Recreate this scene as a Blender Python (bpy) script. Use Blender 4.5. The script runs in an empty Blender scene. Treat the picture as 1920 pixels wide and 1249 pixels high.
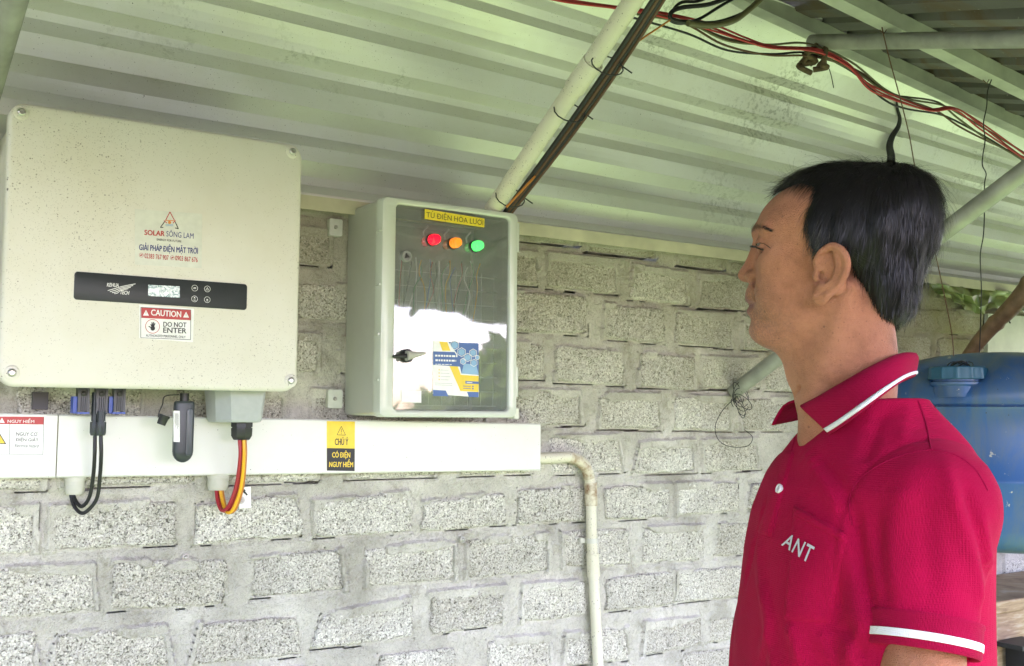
import bpy, bmesh, math, random
import numpy as np
from mathutils import Vector, Matrix

random.seed(7)
SC = bpy.context.scene
COL = SC.collection

# ------------------------------------------------------------------ camera, world, sun, exposure
CAM_D, CAM_Z, F_PX = 2.3, 1.38, 2000.0           # metres from the wall, metres above the ground, focal length in photo pixels
YAW, PITCH, ROLL = [math.radians(a) for a in (33.5, 4.33, -0.44)]
_f = np.array([math.sin(YAW) * math.cos(PITCH), math.cos(YAW) * math.cos(PITCH), math.sin(PITCH)])
_r = np.array([math.cos(YAW), -math.sin(YAW), 0.0])
_d = np.cross(_f, _r)
_r, _d = math.cos(ROLL) * _r + math.sin(ROLL) * _d, -math.sin(ROLL) * _r + math.cos(ROLL) * _d
CAM_M = np.array([_r, _d, _f])
cam_data = bpy.data.cameras.new('camera')
cam_data.sensor_width = 36.0
cam_data.lens = 36.0 * F_PX / 1920.0
cam_data.clip_start, cam_data.clip_end = 0.05, 500.0
cam = bpy.data.objects.new('camera', cam_data)
cam.matrix_world = Matrix(((_r[0], -_d[0], -_f[0], 0), (_r[1], -_d[1], -_f[1], -CAM_D), (_r[2], -_d[2], -_f[2], CAM_Z), (0, 0, 0, 1)))
COL.objects.link(cam)
SC.camera = cam

SUN_EL, SUN_AZ = 48.0, 162.0                       # degrees; azimuth measured from +Y (into the wall) towards +X
world = bpy.data.worlds.new('World')
SC.world = world
world.use_nodes = True
_nt = world.node_tree
_bg = _nt.nodes['Background']
_sky = _nt.nodes.new('ShaderNodeTexSky')
_sky.sky_type = 'NISHITA'
_sky.sun_disc = False
_sky.sun_elevation = math.radians(SUN_EL)
_sky.sun_rotation = math.radians(SUN_AZ)
_sky.air_density, _sky.dust_density, _sky.ozone_density = 1.0, 1.2, 1.5
_nt.links.new(_sky.outputs[0], _bg.inputs[0])
_bg.inputs[1].default_value = 0.15
sun_data = bpy.data.lights.new('sun', 'SUN')
sun_data.energy = 2.6
sun_data.angle = math.radians(0.5)
sun_data.color = (1.0, 0.95, 0.87)
sun = bpy.data.objects.new('sun', sun_data)
_sv = Vector((math.sin(math.radians(SUN_AZ)) * math.cos(math.radians(SUN_EL)), math.cos(math.radians(SUN_AZ)) * math.cos(math.radians(SUN_EL)), math.sin(math.radians(SUN_EL))))
sun.rotation_euler = _sv.to_track_quat('Z', 'Y').to_euler()
sun.location = (0, -6, 8)
COL.objects.link(sun)

SC.view_settings.view_transform = 'Standard'
SC.view_settings.look = 'None'
SC.view_settings.gamma = 1.0
SC.view_settings.use_curve_mapping = False
SC.view_settings.exposure = 3.14
SC.view_settings.use_white_balance = True
SC.view_settings.white_balance_temperature = 6300
SC.view_settings.white_balance_tint = 38
SC.render.engine = 'CYCLES'
SC.cycles.use_denoising = True
SC.cycles.max_bounces = 10
SC.cycles.diffuse_bounces = 6
SC.cycles.transparent_max_bounces = 16
SC.cycles.sample_clamp_indirect = 8.0


# ------------------------------------------------------------------ helpers: measured photo point -> point on a real plane
def ray(px, py):
    return np.array([px - 960.0, py - 624.5, F_PX]) @ CAM_M


def P(px, py, y=0.0):                              # on the plane Y = y (the wall is Y = 0)
    d = ray(px, py)
    t = (y + CAM_D) / d[1]
    return Vector((d[0] * t, y, CAM_Z + d[2] * t))


def PX(px, py, x):                                 # on the plane X = x
    d = ray(px, py)
    t = x / d[0]
    return Vector((x, -CAM_D + d[1] * t, CAM_Z + d[2] * t))


# ------------------------------------------------------------------ helpers: objects
def tag(o, label=None, cat=None, group=None, kind=None):
    if label: o['label'] = label
    if cat: o['category'] = cat
    if group: o['group'] = group
    if kind: o['kind'] = kind
    return o


def empty(name, loc, label, cat, group=None):
    o = bpy.data.objects.new(name, None)
    o.empty_display_size = 0.1
    o.location = loc
    COL.objects.link(o)
    bpy.context.view_layer.update()
    return tag(o, label, cat, group)


def link(name, me, material, parent=None, smooth=None):
    o = bpy.data.objects.new(name, me)
    if material is not None:
        for m in (material if isinstance(material, (list, tuple)) else [material]):
            me.materials.append(m)
    COL.objects.link(o)
    if parent is not None:
        o.parent = parent
        off = Vector((0, 0, 0))
        q = parent
        while q is not None:
            off += q.location
            q = q.parent
        o.location = -off                          # meshes are written in world coordinates
    if smooth is not None:
        me.polygons.foreach_set('use_smooth', [True] * len(me.polygons))
        if smooth < 180:
            me.set_sharp_from_angle(angle=math.radians(smooth))
    return o


class MB:
    """collects shapes; build() links them as ONE mesh object"""
    def __init__(self):
        self.v, self.f, self.m = [], [], []

    def add(self, vs, fs, mi=0):
        b = len(self.v)
        self.v += [tuple(x) for x in vs]
        self.f += [tuple(b + i for i in f) for f in fs]
        self.m += [mi] * len(fs)
        return self

    def box(self, lo, hi, mi=0):
        x0, y0, z0 = lo
        x1, y1, z1 = hi
        return self.add([(x0, y0, z0), (x1, y0, z0), (x1, y1, z0), (x0, y1, z0), (x0, y0, z1), (x1, y0, z1), (x1, y1, z1), (x0, y1, z1)],
                        [(0, 3, 2, 1), (4, 5, 6, 7), (0, 1, 5, 4), (1, 2, 6, 5), (2, 3, 7, 6), (3, 0, 4, 7)], mi)

    def poly(self, pts, mi=0):
        return self.add(pts, [tuple(range(len(pts)))], mi)

    def loft(self, rings, cap0=True, cap1=True, closed=True, mi=0):
        n = len(rings[0])
        vs, fs = [], []
        for r in rings: vs += [tuple(p) for p in r]
        for k in range(len(rings) - 1):
            for i in range(n if closed else n - 1):
                j = (i + 1) % n
                fs.append((k * n + i, k * n + j, (k + 1) * n + j, (k + 1) * n + i))
        if cap0: fs.append(tuple(reversed(range(n))))
        if cap1: fs.append(tuple((len(rings) - 1) * n + i for i in range(n)))
        return self.add(vs, fs, mi)

    def tube(self, pts, r, n=10, mi=0, caps=True):
        pts = [Vector(p) for p in pts]
        rs = r if isinstance(r, (list, tuple)) else [r] * len(pts)
        rings, up = [], None
        for i, p in enumerate(pts):
            t = (pts[min(i + 1, len(pts) - 1)] - pts[max(i - 1, 0)]).normalized()
            if up is None:
                up = t.orthogonal().normalized()
            up = (up - t * up.dot(t)).normalized()
            s = t.cross(up)
            rings.append([p + (up * math.cos(2 * math.pi * k / n) + s * math.sin(2 * math.pi * k / n)) * rs[i] for k in range(n)])
        return self.loft(rings, caps, caps, mi=mi)

    def rrect(self, cx, cz, w, h, rad, rings, n=6, mi=0, cap0=True, cap1=True):
        """rounded rectangle in the X-Z plane lofted through (y, inset) rings; first ring is the back"""
        out = []
        for y, ins in rings:
            ww, hh, rr = w / 2 - ins, h / 2 - ins, max(rad - ins, 0.0002)
            ring = []
            for qx, qz, a0 in ((1, 1, 0), (-1, 1, 90), (-1, -1, 180), (1, -1, 270)):
                for k in range(n + 1):
                    a = math.radians(a0 + 90 * k / n)
                    ring.append((cx + qx * (ww - rr) + rr * math.cos(a), y, cz + qz * (hh - rr) + rr * math.sin(a)))
            out.append(ring)
        return self.loft(out, cap0, cap1, mi=mi)

    def lathe(self, o, axis, prof, n=24, mi=0):
        """prof: (distance along axis, radius)"""
        o, axis = Vector(o), Vector(axis).normalized()
        u = axis.orthogonal().normalized()
        w = axis.cross(u)
        rings = [[o + axis * a + (u * math.cos(2 * math.pi * k / n) + w * math.sin(2 * math.pi * k / n)) * r for k in range(n)] for a, r in prof]
        return self.loft(rings, mi=mi)

    def build(self, name, material, parent=None, smooth=35, recalc=True):
        me = bpy.data.meshes.new(name)
        me.from_pydata(self.v, [], self.f)
        me.polygons.foreach_set('material_index', self.m)
        if recalc:
            bm = bmesh.new()
            bm.from_mesh(me)
            bmesh.ops.recalc_face_normals(bm, faces=bm.faces)
            bm.to_mesh(me)
            bm.free()
        return link(name, me, material, parent, smooth)


def spline(pts, per=8, closed=False):
    pts = [Vector(p) for p in pts]
    n = len(pts)
    out = []
    segs = n if closed else n - 1
    for i in range(segs):
        g = (lambda k: pts[k % n]) if closed else (lambda k: pts[min(max(k, 0), n - 1)])
        a, b, c, d = g(i - 1), g(i), g(i + 1), g(i + 2)
        for k in range(per):
            t = k / per
            out.append(0.5 * ((2 * b) + (c - a) * t + (2 * a - 5 * b + 4 * c - d) * t * t + (3 * b - a - 3 * c + d) * t ** 3))
    if not closed: out.append(pts[-1])
    return out


def grid_mesh(name, V, nx, ny, material, parent=None, smooth=180, keep=None):
    """V: (ny, nx, 3) array"""
    me = bpy.data.meshes.new(name)
    idx = np.arange(nx * ny).reshape(ny, nx)
    q = np.stack([idx[:-1, :-1], idx[:-1, 1:], idx[1:, 1:], idx[1:, :-1]], -1).reshape(-1, 4)
    if keep is not None: q = q[keep.reshape(-1)]
    return link(name, np_mesh(me, V.reshape(-1, 3), q), material, parent, smooth)


def np_mesh(me, V, Q):
    k = Q.shape[1]
    me.vertices.add(len(V))
    me.vertices.foreach_set('co', V.astype(np.float32).ravel())
    me.loops.add(Q.size)
    me.loops.foreach_set('vertex_index', Q.astype(np.int32).ravel())
    me.polygons.add(len(Q))
    me.polygons.foreach_set('loop_start', np.arange(0, Q.size, k, dtype=np.int32))
    me.update(calc_edges=True)
    me.validate()
    return me


_rng = np.random.default_rng(3)
_LAT = _rng.random((64, 64, 64)).astype(np.float32)


def vnoise(p, scale=1.0):
    """smooth value noise in 0..1 for an array of points (..., 3)"""
    p = np.asarray(p, dtype=np.float64) * scale + 17.3
    i = np.floor(p).astype(int)
    t = p - i
    t = t * t * (3 - 2 * t)
    i &= 63
    j = (i + 1) & 63
    def L(a, b, c): return _LAT[a, b, c]
    x0, y0, z0 = i[..., 0], i[..., 1], i[..., 2]
    x1, y1, z1 = j[..., 0], j[..., 1], j[..., 2]
    tx, ty, tz = t[..., 0], t[..., 1], t[..., 2]
    a = L(x0, y0, z0) * (1 - tx) + L(x1, y0, z0) * tx
    b = L(x0, y1, z0) * (1 - tx) + L(x1, y1, z0) * tx
    c = L(x0, y0, z1) * (1 - tx) + L(x1, y0, z1) * tx
    d = L(x0, y1, z1) * (1 - tx) + L(x1, y1, z1) * tx
    return (a * (1 - ty) + b * ty) * (1 - tz) + (c * (1 - ty) + d * ty) * tz


def fbm(p, scale, octaves=3):
    s, a, tot = 0, 1.0, 0
    for k in range(octaves):
        s = s + a * vnoise(p, scale * 2 ** k)
        tot += a
        a *= 0.5
    return s / tot


# ------------------------------------------------------------------ helpers: materials
class NT:
    def __init__(self, name):
        self.mat = bpy.data.materials.new(name)
        self.mat.use_nodes = True
        self.n, self.l = self.mat.node_tree.nodes, self.mat.node_tree.links
        self.b = self.n['Principled BSDF']
        self.co = self.n.new('ShaderNodeTexCoord').outputs['Object']

    def put(self, sock, val):
        s = self.b.inputs[sock]
        if isinstance(val, (int, float)): s.default_value = val
        elif isinstance(val, tuple): s.default_value = (*val, 1.0) if len(val) == 3 and s.type == 'RGBA' else val
        else: self.l.new(val, s)
        return self

    def _in(self, node, i, v):
        if v is None: return
        if isinstance(v, (int, float)): node.inputs[i].default_value = v
        elif isinstance(v, tuple): node.inputs[i].default_value = (*v, 1.0) if len(v) == 3 and node.inputs[i].type == 'RGBA' else v
        else: self.l.new(v, node.inputs[i])

    def noise(self, scale, detail=4, rough=0.55, dist=0.0, vec=None):
        n = self.n.new('ShaderNodeTexNoise')
        n.inputs['Scale'].default_value, n.inputs['Detail'].default_value = scale, detail
        n.inputs['Roughness'].default_value, n.inputs['Distortion'].default_value = rough, dist
        self.l.new(vec or self.co, n.inputs['Vector'])
        return n.outputs['Fac']

    def voro(self, scale, out='Distance', feature='F1', vec=None, rand=1.0):
        n = self.n.new('ShaderNodeTexVoronoi')
        n.feature = feature
        n.inputs['Scale'].default_value = scale
        n.inputs['Randomness'].default_value = rand
        self.l.new(vec or self.co, n.inputs['Vector'])
        return n.outputs[out]

    def ramp(self, fac, stops):
        n = self.n.new('ShaderNodeValToRGB')
        e = n.color_ramp.elements
        while len(e) < len(stops): e.new(0.5)
        for k, (p, c) in enumerate(stops):
            e[k].position = p
            c = (c, c, c) if isinstance(c, (int, float)) else c
            e[k].color = (*c, 1.0)
        self._in(n, 0, fac)
        return n.outputs[0]

    def math(self, op, a, b=None, c=None, clamp=False):
        n = self.n.new('ShaderNodeMath')
        n.operation = op
        n.use_clamp = clamp
        self._in(n, 0, a); self._in(n, 1, b); self._in(n, 2, c)
        return n.outputs[0]

    def mix(self, fac, a, b, mode='MIX'):
        n = self.n.new('ShaderNodeMix')
        n.data_type, n.blend_type = 'RGBA', mode
        self._in(n, 0, fac); self._in(n, 6, a); self._in(n, 7, b)
        return n.outputs[2]

    def map(self, scale=(1, 1, 1), rot=(0, 0, 0), vec=None):
        n = self.n.new('ShaderNodeMapping')
        n.inputs['Scale'].default_value, n.inputs['Rotation'].default_value = scale, rot
        self.l.new(vec or self.co, n.inputs['Vector'])
        return n.outputs[0]

    def axis(self, k, vec=None):
        n = self.n.new('ShaderNodeSeparateXYZ')
        self.l.new(vec or self.co, n.inputs[0])
        return n.outputs[k]

    def bump(self, h, strength=0.5, dist=0.01, normal=None):
        n = self.n.new('ShaderNodeBump')
        n.inputs['Strength'].default_value, n.inputs['Distance'].default_value = strength, dist
        self._in(n, 'Height' if False else 2 if n.inputs[2].name == 'Height' else list(n.inputs.keys()).index('Height'), h)
        if normal is not None: self.l.new(normal, n.inputs['Normal'])
        return n.outputs[0]

    def specks(self, scale, size, density=0.5):
        """small separate dots of random size: 1 on a dot"""
        v = self.n.new('ShaderNodeTexVoronoi')
        v.inputs['Scale'].default_value = scale
        self.l.new(self.co, v.inputs['Vector'])
        r = self.axis(0, v.outputs['Color'])
        rad = self.math('MULTIPLY', self.math('POWER', r, 3.0), size)
        g = self.axis(1, v.outputs['Color'])
        on = self.math('LESS_THAN', g, density) if isinstance(density, (int, float)) else self.math('LESS_THAN', g, density)
        return self.math('MULTIPLY', self.math('LESS_THAN', v.outputs['Distance'], rad), on)


def simple(name, col, rough=0.5, metal=0.0, var=0.12, vscale=30, bump=0.0, bscale=200, spec=0.5, **kw):
    t = NT(name)
    n = t.noise(vscale, 4)
    lo, hi = tuple(c * (1 - var) for c in col), tuple(min(1, c * (1 + var)) for c in col)
    t.put('Base Color', t.ramp(n, [(0.3, lo), (0.7, hi)]))
    t.put('Roughness', rough).put('Metallic', metal).put('Specular IOR Level', spec)
    if bump: t.put('Normal', t.bump(t.noise(bscale, 3), bump, 0.002))
    for k, v in kw.items(): t.put(k.replace('_', ' '), v)
    return t.mat


def dirty_paint(name, col, rough=0.4, mold=0.0, drab_tone=(0.20, 0.16, 0.08), dots=1.0, streak=0.25, dotcol=(0.085, 0.055, 0.025)):
    t = NT(name)
    cloud = t.noise(3.2, 3)
    base = t.mix(t.math('MULTIPLY', t.ramp(t.noise(5.0, 6, 0.65), [(0.42, 0.0), (0.75, 1.0)]), streak), col, tuple(c * g for c, g in zip(col, (0.82, 0.78, 0.62))))
    dens = t.ramp(cloud, [(0.38, 0.05), (0.68, 0.75)])
    d1 = t.specks(260, 0.36 * dots, dens)
    d2 = t.specks(520, 0.42 * dots, dens)
    d3 = t.specks(42, 0.085 * dots, 0.5)
    c = t.mix(t.math('MULTIPLY', d2, 0.38), base, dotcol)
    c = t.mix(t.math('MULTIPLY', d1, 0.6), c, dotcol)
    c = t.mix(t.math('MULTIPLY', d3, 0.85), c, (0.03, 0.022, 0.012))
    if mold:
        mk = t.math('MULTIPLY', t.ramp(t.noise(2.4, 4, .6, .3), [(.58, 0.0), (.68, 1.0)]), t.ramp(t.noise(75, 5, .7), [(.50, 0.0), (.58, 1.0)]))
        c = t.mix(t.math('MULTIPLY', mk, mold), c, (.10, .10, .05))
    t.put('Base Color', c)
    t.put('Roughness', t.math('ADD', t.math('MULTIPLY', t.noise(40, 3), 0.2), rough - 0.1))
    t.put('Normal', t.bump(t.noise(900, 2), 0.06, 0.001))
    return t.mat


def plain(name, col, rough=0.5, metal=0.0):
    t = NT(name)
    n = t.noise(60, 2)
    t.put('Base Color', t.ramp(n, [(0.3, tuple(c * 0.94 for c in col)), (0.7, tuple(min(1, c * 1.04) for c in col))])).put('Roughness', rough).put('Metallic', metal)
    return t.mat


def glyphs(text, shear=0.0):
    """outline mesh of a line of print as (points, faces); Đ and the horned Ơ are put together from plain letters"""
    def raw(s):
        cu = bpy.data.curves.new('print', 'FONT')
        cu.body, cu.size, cu.shear, cu.resolution_u = s, 1.0, shear, 3
        o = bpy.data.objects.new('print', cu)
        COL.objects.link(o)
        me = bpy.data.meshes.new_from_object(o.evaluated_get(bpy.context.evaluated_depsgraph_get()))
        bpy.data.objects.remove(o)
        bpy.data.curves.remove(cu)
        co = np.empty(len(me.vertices) * 3)
        me.vertices.foreach_get('co', co)
        fs = [tuple(p.vertices) for p in me.polygons]
        bpy.data.meshes.remove(me)
        return co.reshape(-1, 3)[:, :2], fs
    swap = {'Đ': 'D', 'Ớ': 'Ó', 'Ờ': 'Ò', 'Ơ': 'O'}
    plain_text = ''.join(swap.get(c, c) for c in text)
    co, fs = raw(plain_text)
    co = co.copy()
    for i, c in enumerate(text):
        if c not in swap: continue
        x1 = raw(plain_text[:i + 1])[0][:, 0].max()
        g = raw(plain_text[i])[0]
        x0 = x1 - (g[:, 0].max() - g[:, 0].min())
        n = len(co)
        if c == 'Đ': q = [(x0 - .09, .315), (x0 + .30, .315), (x0 + .30, .385), (x0 - .09, .385)]
        else: q = [(x1 - .13, .60), (x1 - .02, .62), (x1 + .08, .78), (x1 - .0, .79)]
        co = np.concatenate([co, np.array(q)])
        fs.append((n, n + 1, n + 2, n + 3))
    return co, fs


def lettering(text, name, mat, parent, x0, x1, z0, z1, y, bold=0.0, shear=0.0, tilt=0.0):
    """flat print fitted to the rectangle x0..x1, z0..z1 on the plane Y = y"""
    co, fs = glyphs(text, shear)
    lo, hi = co.min(0), co.max(0)
    u = (co[:, 0] - lo[0]) / (hi[0] - lo[0])
    v = (co[:, 1] - lo[1]) / (hi[1] - lo[1])
    X = x0 + u * (x1 - x0)
    Z = z0 + v * (z1 - z0) + (X - (x0 + x1) / 2) * tilt
    n = len(co)
    V, F = [], []
    sx, sz = (x1 - x0) / (hi[0] - lo[0]), (z1 - z0) / (hi[1] - lo[1])
    shifts = [(0, 0)] if bold < .006 else [(-bold, 0), (bold, 0), (0, 0), (0, bold * .6), (0, -bold * .6)]
    for k, (dx, dz) in enumerate(shifts):
        V += [(a + dx * sx, y - .00003 * k, b + dz * sz) for a, b in zip(X, Z)]
        F += [tuple(i + k * n for i in f) for f in fs]
    me = bpy.data.meshes.new(name)
    me.from_pydata(V, [], F)
    return link(name, me, mat, parent)

# ------------------------------------------------------------------ materials of the setting
def m_block():
    t = NT('lightweight block')
    cell = t.voro(300, 'Color')
    c = t.ramp(t.axis(0, cell), [(0.0, (0.37, 0.365, 0.345)), (0.4, (0.45, 0.445, 0.425)), (0.8, (0.54, 0.535, 0.515)), (1.0, (0.62, 0.615, 0.60))])
    c = t.mix(0.6, c, t.ramp(t.noise(9, 6, .65), [(0.3, (0.62, 0.61, 0.58)), (0.7, (1.0, 0.99, 0.97))]), 'MULTIPLY')
    c = t.mix(0.8, c, t.ramp(t.noise(2.3, 3, .6), [(0.35, (0.74, 0.72, 0.67)), (0.65, (1.0, 1.0, 1.0))]), 'MULTIPLY')
    pits = t.noise(230, 4, 0.62, 0.7)
    pit = t.ramp(pits, [(0.37, 1.0), (0.45, 0.0)])
    big = t.ramp(t.noise(95, 3, .6, .5), [(0.31, 1.0), (0.36, 0.0)])
    pit = t.math('MAXIMUM', pit, big)
    c = t.mix(t.math('MULTIPLY', pit, 0.78), c, (0.055, 0.05, 0.043))
    moss = t.math('MULTIPLY', t.ramp(t.axis(0), [(0.0, 0.0), (1.0, 1.0)]), 1.0)
    x = t.axis(0); z = t.axis(2)
    far = t.math('MULTIPLY', t.math('SUBTRACT', x, 1.9), 0.7, clamp=True)
    high = t.math('MULTIPLY', t.math('SUBTRACT', z, 1.15), 1.9, clamp=True)
    moss = t.math('MULTIPLY', t.math('MULTIPLY', far, high), t.ramp(t.noise(5, 5, 0.6), [(0.3, 0.15), (0.62, 1.0)]))
    c = t.mix(t.math('MULTIPLY', moss, 0.75), c, (0.20, 0.19, 0.07))
    drab_tone = t.math('MULTIPLY', t.math('SUBTRACT', z, 1.30), 1.5, clamp=True)  # darker and browner towards the wall top
    c = t.mix(t.math('MULTIPLY', drab_tone, 0.55), c, (0.24, 0.225, 0.15))
    c = t.mix(1.0, c, (1.45, 1.435, 1.38), 'MULTIPLY')
    oi = t.n.new('ShaderNodeObjectInfo').outputs['Random']
    c = t.mix(1.0, c, t.ramp(oi, [(0.0, (0.86, 0.85, 0.82)), (0.5, (0.97, 0.96, 0.92)), (1.0, (1.08, 1.08, 1.07))]), 'MULTIPLY')
    t.put('Base Color', c).put('Roughness', 0.95).put('Specular IOR Level', 0.2)
    h = t.math('ADD', t.math('MULTIPLY', t.voro(300), -0.5), t.math('MULTIPLY', t.math('MULTIPLY', pit, -0.8), 1.0))
    t.put('Normal', t.bump(h, 0.75, 0.004))
    return t.mat


def m_mortar():
    t = NT('cement mortar')
    c = t.ramp(t.noise(6, 6, 0.6), [(0.3, (0.24, 0.235, 0.215)), (0.48, (0.35, 0.345, 0.325)), (0.7, (0.45, 0.445, 0.43))])
    st = t.ramp(t.noise(14, 5, 0.7, 0.6), [(0.54, 0.0), (0.66, 1.0)])
    c = t.mix(t.math('MULTIPLY', st, 0.55), c, (0.19, 0.18, 0.15))
    fc = t.noise(28, 5, .75, 2.5)
    c = t.mix(t.math('MULTIPLY', t.ramp(fc, [(0.485, 0.0), (0.5, 1.0), (0.515, 0.0)]), 0.55), c, (0.10, 0.095, 0.08))
    c = t.mix(t.math('MULTIPLY', t.ramp(t.noise(170, 4, .6), [(.60, 0.0), (.68, 1.0)]), 0.5), c, (0.13, 0.125, 0.11))
    x = t.axis(0); z = t.axis(2)
    far = t.math('MULTIPLY', t.math('SUBTRACT', x, 1.9), 0.7, clamp=True)
    high = t.math('MULTIPLY', t.math('SUBTRACT', z, 1.15), 1.9, clamp=True)
    moss = t.math('MULTIPLY', t.math('MULTIPLY', far, high), t.ramp(t.noise(5, 5, 0.6), [(0.3, 0.15), (0.62, 1.0)]))
    c = t.mix(t.math('MULTIPLY', moss, 0.7), c, (0.16, 0.155, 0.05))
    drab_tone = t.math('MULTIPLY', t.math('SUBTRACT', z, 1.30), 1.5, clamp=True)  # mortar also turns darker and browner with height
    c = t.mix(t.math('MULTIPLY', drab_tone, 0.5), c, (0.20, 0.185, 0.12))
    c = t.mix(1.0, c, (1.50, 1.46, 1.33), 'MULTIPLY')
    t.put('Base Color', c).put('Roughness', 0.9).put('Specular IOR Level', 0.2)
    t.put('Normal', t.bump(t.math('ADD', t.noise(45, 7, 0.7), t.math('MULTIPLY', t.noise(240, 3), 0.35)), 0.9, 0.010))
    return t.mat


def m_ground(name, a, b, scale):
    t = NT(name)
    t.put('Base Color', t.ramp(t.noise(scale, 8, 0.65), [(0.3, a), (0.7, b)])).put('Roughness', 0.95)
    t.put('Normal', t.bump(t.noise(scale * 12, 5), 0.6, 0.02))
    return t.mat


M_BLOCK, M_MORTAR = m_block(), m_mortar()
M_CLAD = dirty_paint('painted cladding sheet', (0.73, 0.73, 0.685), 0.42, mold=0.4, dots=0.75, streak=0.3)
M_CLAD.node_tree.nodes['Bump'].inputs['Strength'].default_value = 0.0
M_CLAD.node_tree.nodes['Principled BSDF'].inputs['Metallic'].default_value = 0.45
M_GALV = simple('old galvanised steel', (0.32, 0.33, 0.28), 0.55, 0.35, 0.25, 14, 0.15, 120)
M_PURLIN = simple('pale painted steel tube', (0.44, 0.47, 0.38), 0.5, 0.1, 0.22, 9, 0.1, 150)


def m_roof():
    t = NT('weathered roof sheet underside')
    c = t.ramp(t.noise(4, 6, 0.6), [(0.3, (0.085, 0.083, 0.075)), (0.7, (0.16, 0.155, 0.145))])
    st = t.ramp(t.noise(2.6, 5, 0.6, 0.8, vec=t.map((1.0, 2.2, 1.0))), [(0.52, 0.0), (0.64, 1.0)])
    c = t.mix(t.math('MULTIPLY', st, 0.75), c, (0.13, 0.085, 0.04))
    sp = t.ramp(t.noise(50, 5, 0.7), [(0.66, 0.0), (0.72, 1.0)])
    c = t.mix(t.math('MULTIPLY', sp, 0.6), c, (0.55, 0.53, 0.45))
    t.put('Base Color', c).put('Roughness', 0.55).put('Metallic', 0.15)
    return t.mat


M_ROOF = m_roof()

# ------------------------------------------------------------------ ground, yard, lawn
g = MB().poly([(-150, -150, -0.03), (150, -150, -0.03), (150, 150, -0.03), (-150, 150, -0.03)])
tag(g.build('ground', m_ground('field soil', (0.018, 0.028, 0.009), (0.035, 0.05, 0.015), 0.4)), kind='structure')
y_ = MB().box((-6, -0.55, -0.2), (9, 0.02, 0.0))
tag(y_.build('yard', m_ground('worn concrete', (0.26, 0.255, 0.235), (0.40, 0.39, 0.36), 3)), kind='structure')
lw = MB().poly([(-12, -4.2, -0.012), (-1.0, -2.9, -0.012), (2.35, -2.2, -0.012), (16, -2.2, -0.012), (16, -0.552, -0.012), (-12, -0.552, -0.012)])  # unseen strip, its outline and green shaped for light bounced up to the cladding
tag(lw.build('lawn', m_ground('short grass', (0.18, 0.32, 0.09), (0.26, 0.41, 0.14), 2.0)), kind='structure')

# trees and bushes across the lawn (what the clear cabinet door mirrors)
def m_leaf():
    t = NT('tree leaves')
    col = t.ramp(t.noise(1.3, 3), [(0.3, (0.045, 0.085, 0.015)), (0.7, (0.12, 0.19, 0.04))])
    t.put('Base Color', col).put('Roughness', 0.55)
    tl_ = t.n.new('ShaderNodeBsdfTranslucent'); tl_.inputs[0].default_value = (.20, .32, .06, 1)
    mx_ = t.n.new('ShaderNodeMixShader'); mx_.inputs[0].default_value = .5
    t.l.new(t.b.outputs[0], mx_.inputs[1]); t.l.new(tl_.outputs[0], mx_.inputs[2]); t.l.new(mx_.outputs[0], t.n['Material Output'].inputs[0])
    return t.mat


def woodland(name, clumps, n_leaf, material):
    rng = np.random.default_rng(11)
    V, Q = [], []
    for (cx, cy, cz, rx, rz) in clumps:
        p = rng.normal(size=(n_leaf, 3))
        p /= np.linalg.norm(p, axis=1)[:, None]
        p *= (rng.random((n_leaf, 1)) ** 0.4)
        lump = 0.75 + 0.5 * vnoise(p * 1.0 + [cx, cy, cz], 2.0)[:, None]
        c = p * lump * [rx, rx, rz] + [cx, cy, cz]
        u = rng.normal(size=(n_leaf, 3)); u /= np.linalg.norm(u, axis=1)[:, None]
        w = np.cross(u, rng.normal(size=(n_leaf, 3))); w /= np.linalg.norm(w, axis=1)[:, None]
        a, b = 0.17, 0.08
        q = np.stack([c - u * a, c + w * b, c + u * a, c - w * b], 1)
        Q.append(np.arange(4 * n_leaf).reshape(-1, 4) + sum(len(x) for x in V))
        V.append(q.reshape(-1, 3))
    return link(name, np_mesh(bpy.data.meshes.new(name), np.concatenate(V), np.concatenate(Q)), material)


rr = random.Random(5)
clumps = []
for k in range(16):
    a = k / 15
    x = 4.9 + 8 * a + rr.uniform(-.4, .4)
    clumps.append((x, -7.0 - 1.2 * rr.random() - 0.15 * k, 0.30 + 0.95 * min(1, max(0, (x - 5.0) / 1.1)) + rr.random() * 0.2, 0.7 + rr.random() * 0.4, 0.65 + rr.random() * 0.3))
tag(woodland('woodland', clumps, 900, m_leaf()), 'loose green shrubs along the far side of the lawn', 'shrubs', kind='stuff')

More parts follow.
